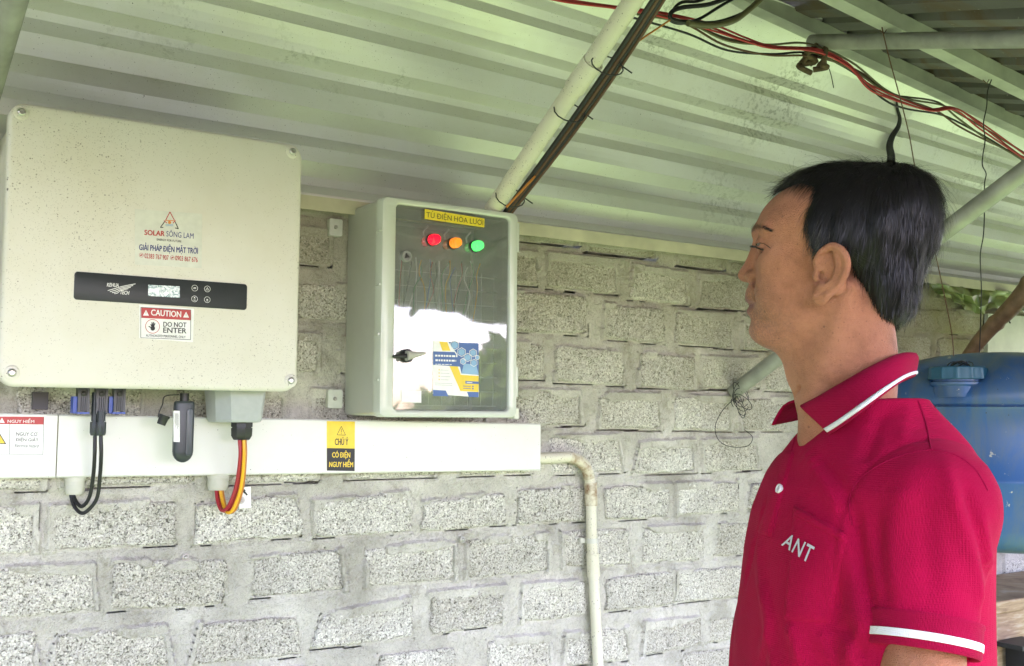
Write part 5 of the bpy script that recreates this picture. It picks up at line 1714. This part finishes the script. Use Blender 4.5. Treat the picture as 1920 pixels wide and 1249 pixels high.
def m_skin():
    t = NT('tanned skin')
    c = t.ramp(t.noise(24, 8, .74), [(.3, (.32, .118, .052)), (.52, (.48, .192, .095)), (.75, (.57, .235, .120))])
    red = t.ramp(t.noise(7, 3), [(.5, 0.0), (.72, 1.0)])
    c = t.mix(t.math('MULTIPLY', red, .4), c, (.30, .085, .045))
    c = t.mix(t.math('MULTIPLY', t.specks(120, .21, .5), .6), c, (.15, .058, .03))
    c = t.mix(t.math('MULTIPLY', t.specks(330, .34, .5), .4), c, (.15, .06, .03))
    loc = t.n.new('ShaderNodeVectorMath'); loc.operation = 'SUBTRACT'; t.l.new(t.co, loc.inputs[0]); loc.inputs[1].default_value = tuple(MO + HF * .085 - EZ * .075)
    ln_ = t.n.new('ShaderNodeVectorMath'); ln_.operation = 'LENGTH'; t.l.new(loc.outputs[0], ln_.inputs[0])
    beard = t.ramp(t.math('MULTIPLY', ln_.outputs['Value'], 10.0), [(.35, 1.0), (.75, 0.0)])
    c = t.mix(t.math('MULTIPLY', beard, t.ramp(t.noise(420, 3), [(.40, .10), (.6, .55)])), c, (.12, .075, .055))
    lp = t.n.new('ShaderNodeVectorMath'); lp.operation = 'SUBTRACT'; t.l.new(t.co, lp.inputs[0]); lp.inputs[1].default_value = tuple(MO + HF * .106 - EZ * .0615)
    sc_ = t.n.new('ShaderNodeVectorMath'); sc_.operation = 'MULTIPLY'; t.l.new(lp.outputs[0], sc_.inputs[0]); sc_.inputs[1].default_value = (1, 1, 1.7)
    l2 = t.n.new('ShaderNodeVectorMath'); l2.operation = 'LENGTH'; t.l.new(sc_.outputs[0], l2.inputs[0])
    lips = t.ramp(t.math('MULTIPLY', l2.outputs['Value'], 20.0), [(.40, .75), (.56, 0.0)])
    c = t.mix(lips, c, (.20, .065, .050))
    t.put('Base Color', c).put('Roughness', .47).put('Specular IOR Level', .4)
    t.put('Subsurface Weight', .12).put('Subsurface Radius', (.010, .004, .002)).put('Subsurface Scale', .4)
    t.put('Normal', t.bump(t.math('ADD', t.voro(900), t.math('MULTIPLY', t.noise(150, 5, .7), 1.6)), .8, .0022))
    return t.mat


M_SKIN = m_skin()
man = empty('person', (MO.x, MO.y, 0), 'black haired man in a crimson polo shirt turned away towards the cabinet', 'person')
me = np_mesh(bpy.data.meshes.new('body'), np.concatenate(parts_v), np.concatenate(parts_q))
body = link('body', me, M_SKIN, man, 180)
# eyes
for s in (1, -1):
    ec = MO + HF * .0808 + HL * (.031 * s) + EZ * .0138
    eo = MB().lathe(ec - HF * .0118, HF, [(.0118 - .0122 * math.cos(a), max(.0001, .0122 * math.sin(a))) for a in [math.pi * k / 16 for k in range(17)]], 20)
    em = NT('eye %d' % (s > 0))
    eo.build('eye', plain('eyeball', (.13, .10, .08), .6), man, 180)
    MB().lathe(ec + HF * .0108, HF, [(-.001, .0072), (.0008, .0062), (.0014, .0001)], 18).build('iris', plain('dark iris', (.02, .012, .008), .1), man, 60)

# ------------------------------------------------------------------ polo shirt
def torso_field(h, lo, hi, grow=0.0):
    f = Field(lo, hi, h)
    sl, (x, y, z) = f.region(lo, hi)
    us = np.array([-1.0, -.86, -.70, -.55, -.45, -.38, -.33, -.29, -.262, -.240, -.222, -.206, -.192, -.175])
    aa = np.array([.184, .186, .186, .186, .186, .186, .184, .176, .160, .134, .108, .086, .074, .066])
    bb = np.array([.140, .142, .140, .136, .130, .125, .120, .112, .102, .092, .082, .074, .068, .062])
    cc = np.array([.012, .016, .022, .020, .014, .008, .002, -.004, -.010, -.014, -.016, -.014, -.010, -.006])
    A = np.interp(z, us, aa) + grow; B = np.interp(z, us, bb) + grow; C = np.interp(z, us, cc)
    p = 2.25
    q = (np.abs((x - C) / B) ** p + np.abs(y / A) ** p) ** (1 / p)
    d = (q - 1) * np.minimum(A, B)
    d = np.maximum(d, z + .186)
    d = np.maximum(d, -.885 - z)
    f.F[:] = np.broadcast_to(d, f.F.shape).astype(np.float32)
    return f


sf = torso_field(.0042, (-.20, -.27, -.90), (.23, .30, -.17))
hem_n = np.array(el_end) - np.array(sh); hem_n = hem_n / np.linalg.norm(hem_n)
hemR = tuple(shR[i] + (elbowR[i] - shR[i]) * .80 for i in range(3))
for s_, e_ in ((sh, el_end), (shR, hemR)):
    ax_ = np.array(e_) - np.array(s_); L_ = np.linalg.norm(ax_); ax_ = ax_ / L_
    g = Field((-.20, -.27, -.90), (.23, .30, -.17), .0042)
    g.cap(s_, tuple(np.array(e_) + ax_ * .08), .0575, .049, .01)
    X, Y, Z = np.meshgrid(*g.ax, indexing='ij', sparse=True)
    along = (X - s_[0]) * ax_[0] + (Y - s_[1]) * ax_[1] + (Z - s_[2]) * ax_[2]
    cut = along - L_
    g.F = np.maximum(g.F, cut.astype(np.float32))
    k = .045 * np.clip(1 - along / .12, .12, 1)
    hh = np.clip(.5 + .5 * (sf.F - g.F) / k, 0, 1)
    sf.F = (sf.F + (g.F - sf.F) * hh - k * hh * (1 - hh)).astype(np.float32)
# folds in the cloth
X, Y, Z = np.meshgrid(*sf.ax, indexing='ij')
pts = np.stack([X, Y, Z], -1)
n1 = fbm(pts * [1.0, 1.0, .45], 11, 2) - .5
arm = np.clip((Y - .10) / .06, 0, 1)
diag = np.sin((Z * 34 + X * 30 + 2.0 * fbm(pts, 7, 2)) * 1.0)
sl_f = np.clip(1 - np.abs(np.sin((X * 16 + Z * 5.5 + 1.1 * fbm(pts, 5, 2) + .6))) * 3.2, 0, 1) * arm * np.clip((-.33 - Z) / .08, 0, 1)
chest = np.clip((X - .02) / .05, 0, 1) * (1 - arm)
ch_f = np.clip(1 - np.abs(np.sin(Y * 17 + Z * 9 + 1.7 * fbm(pts, 4, 2))) * 2.6, 0, 1) * chest * np.clip((-.30 - Z) / .1, 0, 1)
pit = np.exp(-((Y - .125) / .018) ** 2) * np.clip((-.36 - Z) / .06, 0, 1) * np.clip((X + .02) / .03, 0, 1)
seam = np.exp(-((Y - .134 - .10 * np.clip(-.30 - Z, 0, 1) + .02 * np.abs(X) / .1) / .0035) ** 2) * (Z > -.42)
sf.F -= (.013 * n1 + .005 * sl_f + .004 * ch_f - .007 * pit - .0022 * seam + .0009 * diag * arm).astype(np.float32)
del X, Y, Z, pts, n1, diag
SV, SQ = sf.mesh()
SVw = to_world(SV, TF, TL, TO)
# the folds one sees, pressed into the cloth along measured lines
from mathutils.bvhtree import BVHTree
CAMO = Vector((0, -CAM_D, CAM_Z))
_b0 = BVHTree.FromPolygons([tuple(v) for v in SVw], [tuple(int(i) for i in q) for q in SQ])
_fn = np.cross(SVw[SQ[:, 2]] - SVw[SQ[:, 0]], SVw[SQ[:, 3]] - SVw[SQ[:, 1]])
SN = np.zeros_like(SVw)
for _k in range(4): np.add.at(SN, SQ[:, _k], _fn)
SN /= np.linalg.norm(SN, axis=1)[:, None] + 1e-12
_to = to_world([(0, 0, 0)], TF, TL, TO)[0]
if ((SVw - _to)[:, :2] * SN[:, :2]).sum(1).mean() < 0: SN = -SN
disp = np.zeros(len(SVw))
for pth, amp, wid in ((((1772, 852), (1795, 952), (1832, 1080), (1836, 1150)), 5.5, 9), (((1806, 905), (1840, 1010), (1853, 1085)), -6, 8), (((1838, 960), (1858, 1069)), 5, 8),
                      (((1742, 900), (1738, 1010), (1752, 1120)), -4, 13), (((1700, 905), (1672, 1010), (1668, 1120)), 4, 14), (((1598, 950), (1613, 1060), (1634, 1166)), -10, 9),
                      (((1640, 960), (1655, 1060), (1662, 1150)), -4, 9), (((1530, 850), (1570, 900), (1594, 945)), -4.5, 9), (((1500, 830), (1545, 905), (1575, 965)), 3.5, 10), (((1478, 1168), (1490, 1200), (1502, 1249)), 5, 10),
                      (((1574, 1168), (1602, 1200), (1616, 1240)), -6, 9), (((1540, 1180), (1560, 1249)), 4, 10), (((1438, 930), (1416, 1010), (1394, 1108)), -4, 8), (((1676, 740), (1640, 810), (1618, 872)), -3.5, 10), (((1705, 760), (1690, 830)), 3, 9),
                      (((1420, 1090), (1440, 1160), (1425, 1240)), 4, 10), (((1610, 1180), (1590, 1249)), 4, 8)):
    P3 = []
    for q_ in spline([(x, y, 0) for x, y in pth], 8):
        h, n, _i, _d = _b0.ray_cast(CAMO, Vector(ray(q_.x, q_.y)).normalized())
        if h is not None: P3.append(tuple(h))
    if len(P3) < 3: continue
    P3 = np.array(P3)
    lo_, hi_ = P3.min(0) - .05, P3.max(0) + .05
    idx = np.where(((SVw > lo_) & (SVw < hi_)).all(1))[0]
    dm = np.sqrt(((SVw[idx, None, :] - P3[None]) ** 2).sum(-1))
    j = dm.argmin(1); t_ = j / (len(P3) - 1)
    disp[idx] += amp * mm * np.exp(-(dm.min(1) / (wid * mm)) ** 2) * np.clip(np.sin(np.pi * np.clip(t_, .04, .96)) * 1.6, 0, 1)
SVw = SVw + SN * disp[:, None]


def m_cloth(name, col, scale=430):
    t = NT(name)
    t.put('Base Color', t.ramp(t.noise(9, 4), [(.3, tuple(c * .86 for c in col)), (.7, tuple(c * 1.08 for c in col))]))
    t.put('Roughness', .9).put('Specular IOR Level', .12).put('Sheen Weight', .03).put('Sheen Roughness', .4)
    if max(col[1:]) < .2: t.put('Sheen Tint', (.95, .35, .5))
    t.put('Normal', t.bump(t.math('ADD', t.voro(scale, rand=.25), t.math('MULTIPLY', t.noise(60, 3), .6)), .5, .0022))
    return t.mat


M_SHIRT = m_cloth('crimson pique', (.37, .003, .036))
M_RIB = m_cloth('crimson rib', (.31, .003, .033), 500)
M_WRIB = m_cloth('white rib', (.78, .76, .74), 500)
shirt = link('polo_shirt', np_mesh(bpy.data.meshes.new('polo_shirt'), SVw, SQ), M_SHIRT, man, 180)
BVH = BVHTree.FromPolygons([tuple(v) for v in SVw], [tuple(int(i) for i in q) for q in SQ])


def on_shirt(px, py, lift):
    d = Vector(ray(px, py)).normalized()
    h, n, i, _ = BVH.ray_cast(CAMO, d)
    if h is None: return None
    if n.dot(d) > 0: n = -n
    return h + n * lift


def patch(name, quad_px, nu, nv, lift, mat_, edge=True, parent=None):
    (a, b, c, d) = quad_px                            # tl, tr, br, bl
    V, ok = [], True
    for j in range(nv + 1):
        v = j / nv
        for i in range(nu + 1):
            u = i / nu
            x = (a[0] * (1 - u) + b[0] * u) * (1 - v) + (d[0] * (1 - u) + c[0] * u) * v
            y = (a[1] * (1 - u) + b[1] * u) * (1 - v) + (d[1] * (1 - u) + c[1] * u) * v
            rim = edge and (i in (0, nu) or j in (0, nv))
            p = on_shirt(x, y, -.001 if rim else lift)
            V.append(p if p is not None else (V[-1] if V else MO + ER * HP(x, y, -.05)[0] + ED * -.05 + EZ * HP(x, y, -.05)[2]))
    return grid_mesh(name, np.array([tuple(p) for p in V]).reshape(nv + 1, nu + 1, 3), nu + 1, nv + 1, mat_, parent or shirt, 180)


pk = patch('pocket', ((1487, 944), (1591, 1000), (1557, 1170), (1468, 1166)), 18, 26, .0032, M_SHIRT)
patch('pocket_hem', ((1488, 946), (1590, 1001), (1587, 1022), (1486, 966)), 18, 5, .0046, M_SHIRT)
pl = patch('placket', ((1472, 842), (1492, 846), (1446, 1010), (1418, 1000)), 6, 30, .0026, M_SHIRT)
bt = on_shirt(1465, 918, .004) or on_shirt(1490, 918, .004); bn = ((on_shirt(1465, 918, .010) or on_shirt(1490, 918, .010)) - bt).normalized()
bo = MB().lathe(bt, bn, [(-.003, .0058), (0, .0060), (.0012, .0056), (.0012, .0044), (.0006, .0040), (.0006, .0003)], 22).build('button', plain('white button', (.74, .72, .70), .25), shirt, 30)
hb = MB()
bu = bn.orthogonal().normalized(); bv_ = bn.cross(bu)
for k in range(4):
    hb.lathe(bt + bu * (.0012 * (1 if k % 2 else -1)) + bv_ * (.0012 * (1 if k > 1 else -1)), bn, [(.0, .0005), (.0009, .0005), (.0009, .0001)], 6)
hb.build('button_hole', plain('button hole', (.05, .02, .02), .6), bo, 60)
for nm, pth in (('shoulder_seam', ((1702, 716), (1718, 745), (1735, 790), (1746, 842))), ('armhole_seam', ((1598, 985), (1592, 945), (1606, 905), (1648, 872), (1700, 851), (1746, 844), (1790, 853), (1828, 880), (1852, 920))), ('placket_seam', ((1492, 815), (1478, 870), (1462, 940), (1448, 1008)))):
    q = [on_shirt(p.x, p.y, -.0002) for p in spline([(x, y, 0) for x, y in pth], 6)]
    q = [v for v in q if v is not None]
    if len(q) > 3: MB().tube(q, .0013, 6).build(nm, M_RIB, shirt, 60)
# ANT embroidered on the pocket
cu = bpy.data.curves.new('ant', 'FONT'); cu.body = 'ANT'; cu.offset = .012; cu.resolution_u = 3; cu.space_character = 1.12
to_ = bpy.data.objects.new('ant', cu); COL.objects.link(to_)
me = bpy.data.meshes.new_from_object(to_.evaluated_get(bpy.context.evaluated_depsgraph_get()))
bpy.data.objects.remove(to_)
bm = bmesh.new(); bm.from_mesh(me)
bmesh.ops.triangulate(bm, faces=bm.faces)
bmesh.ops.subdivide_edges(bm, edges=bm.edges, cuts=2, use_grid_fill=True)
xs_ = [v.co.x for v in bm.verts]; ys_ = [v.co.y for v in bm.verts]
for v in bm.verts:
    u, w = (v.co.x - min(xs_)) / (max(xs_) - min(xs_)), 1 - (v.co.y - min(ys_)) / (max(ys_) - min(ys_))
    a, b, c, d = (1484, 1001), (1533, 1027), (1521, 1058), (1471, 1023)
    x = (a[0] * (1 - u) + b[0] * u) * (1 - w) + (d[0] * (1 - u) + c[0] * u) * w
    y = (a[1] * (1 - u) + b[1] * u) * (1 - w) + (d[1] * (1 - u) + c[1] * u) * w
    v.co = on_shirt(x, y, .0046) or v.co
bm.to_mesh(me); bm.free(); me.materials.clear()
link('embroidery', me, plain('pale thread', (.50, .48, .50), .7), shirt)
# collar
top = [(1508, 765, -.030), (1535, 750, -.058), (1580, 722, -.078), (1630, 692, -.078), (1675, 670, -.048), (1699, 666, 0.0), (1692, 671, .04), (1650, 690, .075), (1590, 715, .085), (1530, 742, .066), (1498, 757, .036)]
low = [(1556, 816, -.080), (1578, 801, -.098), (1618, 771, -.118), (1662, 737, -.112), (1694, 714, -.075), (1711, 706, -.012), (1708, 709, .05), (1660, 730, .105), (1590, 760, .115), (1510, 785, .09), (1449, 798, .035)]
Tp, Lp = spline([HP(*p) for p in top], 6), spline([HP(*p) for p in low], 6)
wpt = lambda p: MO + ER * p[0] + ED * p[1] + EZ * p[2]


def collar_rows(rows, name, mat_, par, thick):
    V = []
    for t, bulge in rows:
        for a, b in zip(Tp, Lp):
            p = a.lerp(b, t)
            c = Vector((.02, 0.005, p.z)); out = Vector((p.x - c.x, p.y - c.y, 0)).normalized()
            V.append(wpt(p + out * bulge + Vector((0, 0, bulge * .5))))
    o = grid_mesh(name, np.array([tuple(v) for v in V]).reshape(len(rows), len(Tp), 3), len(Tp), len(rows), mat_, par, 180)
    s_ = o.modifiers.new('cloth', 'SOLIDIFY'); s_.thickness, s_.offset = thick, 0
    return o


inner = [(-.02 + .0, -.012)]
cl_ = collar_rows([(.35, -.012), (.12, -.006), (-.02, .0), (.02, .006), (.12, .010), (.3, .011), (.5, .009), (.7, .006), (.86, .0035), (1.0, .001)], 'collar', M_RIB, shirt, .0024)
collar_rows([(.845, .0055), (.90, .0050), (.955, .0042)], 'collar_stripe', M_WRIB, cl_, .0022)
# sleeve cuff with its white band
ax_ = Vector(hem_n); e0 = Vector(el_end)
cu_n = 48
u_ = ax_.orthogonal().normalized(); v_ = ax_.cross(u_)


def cuff(rows, name, mat_, par):
    rings = []
    for t, r_ in rows:
        c = e0 + ax_ * t
        ring_ = []
        for k in range(cu_n):
            a = 2 * math.pi * k / cu_n
            p = c + (u_ * math.cos(a) + v_ * math.sin(a)) * (r_ + .0012 * math.sin(3 * a + 1))
            ring_.append(tuple(to_world([tuple(p)], TF, TL, TO)[0]))
        rings.append(ring_)
    return MB().loft(rings, False, False).build(name, mat_, par, 60)


cf = cuff([(-.033, .0560), (-.0325, .0602), (-.029, .0608), (-.027, .0594), (-.010, .0592), (.003, .0590), (.0045, .0570), (.002, .0530), (-.02, .052)], 'sleeve_cuff', M_RIB, shirt)
cuff([(-.0128, .0590), (-.0125, .0602), (-.0045, .0600), (-.0042, .0588)], 'cuff_stripe', M_WRIB, cf)

# ------------------------------------------------------------------ trousers and shoes
zf = -MO.z
tf = Field((-.20, -.26, zf), (.24, .26, -.80), .010)
tf.ell((.005, 0, -.90), (.125, .172, .13), .04)
for s in (1, -1):
    tf.cap((.0, .088 * s, -.95), (.015, .095 * s, zf + .52), .088, .066, .03)
    tf.cap((.015, .095 * s, zf + .52), (-.01, .10 * s, zf + .09), .064, .056, .03)
tv, tq = tf.mesh()
link('trousers', np_mesh(bpy.data.meshes.new('trousers'), to_world(tv, TF, TL, TO), tq), m_cloth('dark trousers', (.02, .022, .03)), man, 180)
for s in (1, -1):
    f_ = Field((-.13, .10 * s - .08, zf - .005), (.22, .10 * s + .08, zf + .16), .006)
    f_.cap((-.05, .10 * s, zf + .042), (.12, .105 * s, zf + .036), .043, .036, .02)
    f_.cap((-.02, .10 * s, zf + .10), (-.02, .10 * s, zf + .05), .046, .046, .03)
    Xs = f_.ax[2][None, None, :]
    f_.F = np.maximum(f_.F, (zf + .001 - Xs).astype(np.float32))
    v, q = f_.mesh()
    link('shoe', np_mesh(bpy.data.meshes.new('shoe'), to_world(v, TF, TL, TO), q), plain('dark shoe leather', (.03, .022, .018), .45), man, 180)

# ------------------------------------------------------------------ hair
def hp(px, py, l=0.0):                                # picture point -> (forward, up) on the head at left offset l
    p = HP(px, py, -l * math.cos(HEAD_TURN))
    return ((-p[0] - l * math.sin(HEAD_TURN)) / math.cos(HEAD_TURN), p[2])


side = [hp(*q, .068) for q in ((1524, 352), (1508, 385), (1500, 420), (1502, 450), (1507, 478), (1522, 488), (1543, 470), (1566, 456), (1590, 468), (1602, 505), (1608, 545), (1616, 580), (1638, 602))]
backl = [hp(*q, .03) for q in ((1662, 612), (1690, 625))]
front = [hp(*q, 0.0) for q in ((1452, 352), (1470, 347), (1495, 346))]
poly = front + side + backl + [(-.20, -.10), (-.20, .17), (.10, .17)]


def poly_sd(x, z, pts):
    d = np.full(np.broadcast(x, z).shape, 1e9)
    inside = np.zeros(d.shape, bool)
    n = len(pts)
    for i in range(n):
        ax0, az0 = pts[i]; bx0, bz0 = pts[(i + 1) % n]
        ex, ez = bx0 - ax0, bz0 - az0
        t = np.clip(((x - ax0) * ex + (z - az0) * ez) / (ex * ex + ez * ez + 1e-12), 0, 1)
        d = np.minimum(d, (x - ax0 - t * ex) ** 2 + (z - az0 - t * ez) ** 2)
        c = ((az0 > z) != (bz0 > z)) & (x < (bx0 - ax0) * (z - az0) / (bz0 - az0 + 1e-12) + ax0)
        inside ^= c
    return np.where(inside, -1, 1) * np.sqrt(d)


qf = Field((-.165, -.105, -.125), (.10, .105, .14), .0028)
qf.ell(S(-40, 0, 37), S(91, 82, 79), .01)
qf.ell(S(8, 0, 78), S(62, 58, 38), .025)
qf.ell(S(-66, 0, -38), S(38, 60, 54), .03)
qf.ell(S(-88, 0, 68), S(34, 56, 38), .03)
qf.ell(S(-2, 0, 30), S(62, 80, 62), .02)
X, Y, Z = np.meshgrid(*qf.ax, indexing='ij', sparse=True)
sd = poly_sd(X[:, 0], Z[0], poly)[:, None, :] if False else poly_sd(X[:, :, 0], Z[0, 0][None, :], poly)[:, None, :]
Pn = np.stack(np.broadcast_arrays(X, Y, Z), -1)
jag = .006 * (vnoise(Pn, 130) - .5) + .006 * (vnoise(Pn, 60) - .5)
a_, b_ = qf.F, (sd + jag).astype(np.float32)
k = .012
h_ = np.clip(.5 - .5 * (b_ - a_) / k, 0, 1)
qf.F = (b_ + (a_ - b_) * h_ + k * h_ * (1 - h_)).astype(np.float32)
qf.F -= (.004 * (vnoise(Pn * [1, 1, .5], 70) - .5) + .0035 * (vnoise(Pn * [.6, 1.4, .3], 160) - .5)).astype(np.float32)
QV, QQ = qf.mesh()
t_h = NT('black hair')
t_h.put('Base Color', (.007, .006, .0055)).put('Roughness', .6).put('Specular IOR Level', .35)
t_h.put('Normal', t_h.bump(t_h.noise(260, 4, .6, 0, t_h.map((1, 1, .12))), .5, .003))
hair = link('hair', np_mesh(bpy.data.meshes.new('hair'), to_world(QV, HF, HL, MO), QQ), t_h.mat, man, 180)
# strands
rg = np.random.default_rng(17)
fa, fb, fc, fd = (QV[QQ[:, i]] for i in range(4))
nrm = np.cross(fc - fa, fd - fb)
area = np.linalg.norm(nrm, axis=1) + 1e-12
nrm = nrm / area[:, None]
cen = (fa + fc) / 2
if (nrm * (cen - np.array([-.03, 0, .03]))).sum(1).mean() < 0: nrm = -nrm
N = 24000
pick = rg.choice(len(QQ), N, p=area / area.sum())
p0, n0 = cen[pick], nrm[pick]
inside_scalp = n0 @ np.array([0, 0, 1.0])
skull = ((p0[:, 0] + .015) / .098) ** 2 + (p0[:, 1] / .074) ** 2 + ((p0[:, 2] - .036) / .072) ** 2
okm = skull > 1.02
p0, n0 = p0[okm] + rg.normal(size=(okm.sum(), 3)) * .001, n0[okm]
N = len(p0)
crown = np.array([-.085, 0.01, .112])
d0 = p0 - crown
d0 /= np.linalg.norm(d0, axis=1)[:, None]
d0[:, 2] -= np.clip(.9 - 6.5 * np.clip(p0[:, 2] - .03, 0, 1), 0, 1) * 1.2
fr_m = np.clip((p0[:, 0] - .0) / .06, 0, 1) * np.clip((p0[:, 2] - .06) / .03, 0, 1)
d0[:, 0] += .6 * fr_m
d0 += rg.normal(size=d0.shape) * .16
d0 -= n0 * (d0 * n0).sum(1)[:, None]
d0 /= np.linalg.norm(d0, axis=1)[:, None] + 1e-9
ln = .020 + .022 * rg.random(N)
low_ = np.clip((-.02 - p0[:, 2]) / .06, 0, 1)
sideb = np.clip((p0[:, 0] + .03) / .05, 0, 1) * np.clip((.06 - p0[:, 2]) / .05, 0, 1)
ln *= 1 - .62 * np.maximum(low_, sideb)
fly = rg.random(N) < .07
segs = 5
lift = (.0018 + .003 * rg.random(N)) * (1 + 2.0 * fly)
VV = []
wd = np.cross(d0, n0) * (.00024 + .00024 * rg.random(N))[:, None]
for i in range(segs + 1):
    t = i / segs
    cv = p0 + d0 * (ln * t)[:, None] + n0 * (lift * math.sin(t * 2.0) - .0035 * (ln / .04) ** 2 * t * t * 3 * (~fly))[:, None]
    cv = cv + np.array([0, 0, -1.0]) * (.004 * t * t)
    w = wd * (1 - .8 * t)
    VV.append(np.stack([cv - w, cv + w], 1))
VV = np.stack(VV, 1).reshape(-1, 3)
b0 = np.arange(N)[:, None] * (2 * (segs + 1)) + np.arange(segs)[None, :] * 2
QS = np.stack([b0, b0 + 1, b0 + 3, b0 + 2], -1).reshape(-1, 4)
ms_ = np_mesh(bpy.data.meshes.new('hair_strands'), to_world(VV, HF, HL, MO), QS)
t_s = NT('hair strand'); t_s.put('Base Color', (.012, .0105, .010)).put('Roughness', .40).put('Specular IOR Level', .32)
t_g = NT('grey hair strand'); t_g.put('Base Color', (.085, .075, .065)).put('Roughness', .6)
so_ = link('hair_strands', ms_, [t_s.mat, t_g.mat], man)
grey = (rg.random(N) < .28 * sideb + .05 * low_)
ms_.polygons.foreach_set('material_index', np.repeat(grey, segs).astype(np.int32))
so_['kind'] = 'stuff'
# eyebrow, lashes and a drawn eyelid crease shadow, rooted on the skin
BVB = BVHTree.FromPolygons([tuple(v) for v in HVw], [tuple(int(i) for i in q) for q in HQ])
bs_v, bs_q = [], []


def hairlet(px, py, ex, ey, L, w, lift):
    d = Vector(ray(px, py)).normalized()
    h, n, _, _ = BVB.ray_cast(CAMO, d)
    if h is None: return
    if n.dot(d) > 0: n = -n
    dv = (ER * ex - EZ * ey)
    dv = (dv - n * dv.dot(n)).normalized()
    sd_ = dv.cross(n).normalized() * w
    for mir in (0, 1):
        o = len(bs_v)
        for i in range(3):
            u = i / 2
            c = h + dv * (L * u) + n * (.0006 + lift * u)
            for sg in (-1, 1):
                p = c + sd_ * (sg * (1 - .75 * u))
                if mir:
                    r = p - MO
                    p = MO + HF * r.dot(HF) - HL * r.dot(HL) + EZ * r.z
                bs_v.append(tuple(p))
        bs_q.extend([(o, o + 1, o + 3, o + 2), (o + 2, o + 3, o + 5, o + 4)])


for k in range(330):
    t = rg.random() ** 1.7
    hairlet(1409 + 36 * t + rg.normal() * .8, 432 - 8 * math.sin(t * 2.2) + 7 * t * t + rg.normal() * (3.3 - 2.4 * t), .8, .5 * t - .3 + rg.normal() * .25, .0045 + .003 * rg.random(), .00022 - .0001 * t, .0012)
for k in range(120):
    t = rg.random()
    hairlet(1408 + 25 * t, 460.5 + 8 * t + rg.normal() * .6, -.9 + .6 * t, -.15 + .2 * rg.random(), .0030 + .0015 * rg.random(), .00042, .0012)
for k in range(60):  # flat dark strokes painting the shadow line of the eyelid crease
    t = rg.random()
    hairlet(1424 + 20 * t, 455 + 11 * t * t + rg.normal() * .3, .9, .4, .0030, .00025, .0001)
eb = link('eyebrow', np_mesh(bpy.data.meshes.new('eyebrow'), np.array(bs_v), np.array(bs_q)), t_s.mat, man)
eb['kind'] = 'stuff'
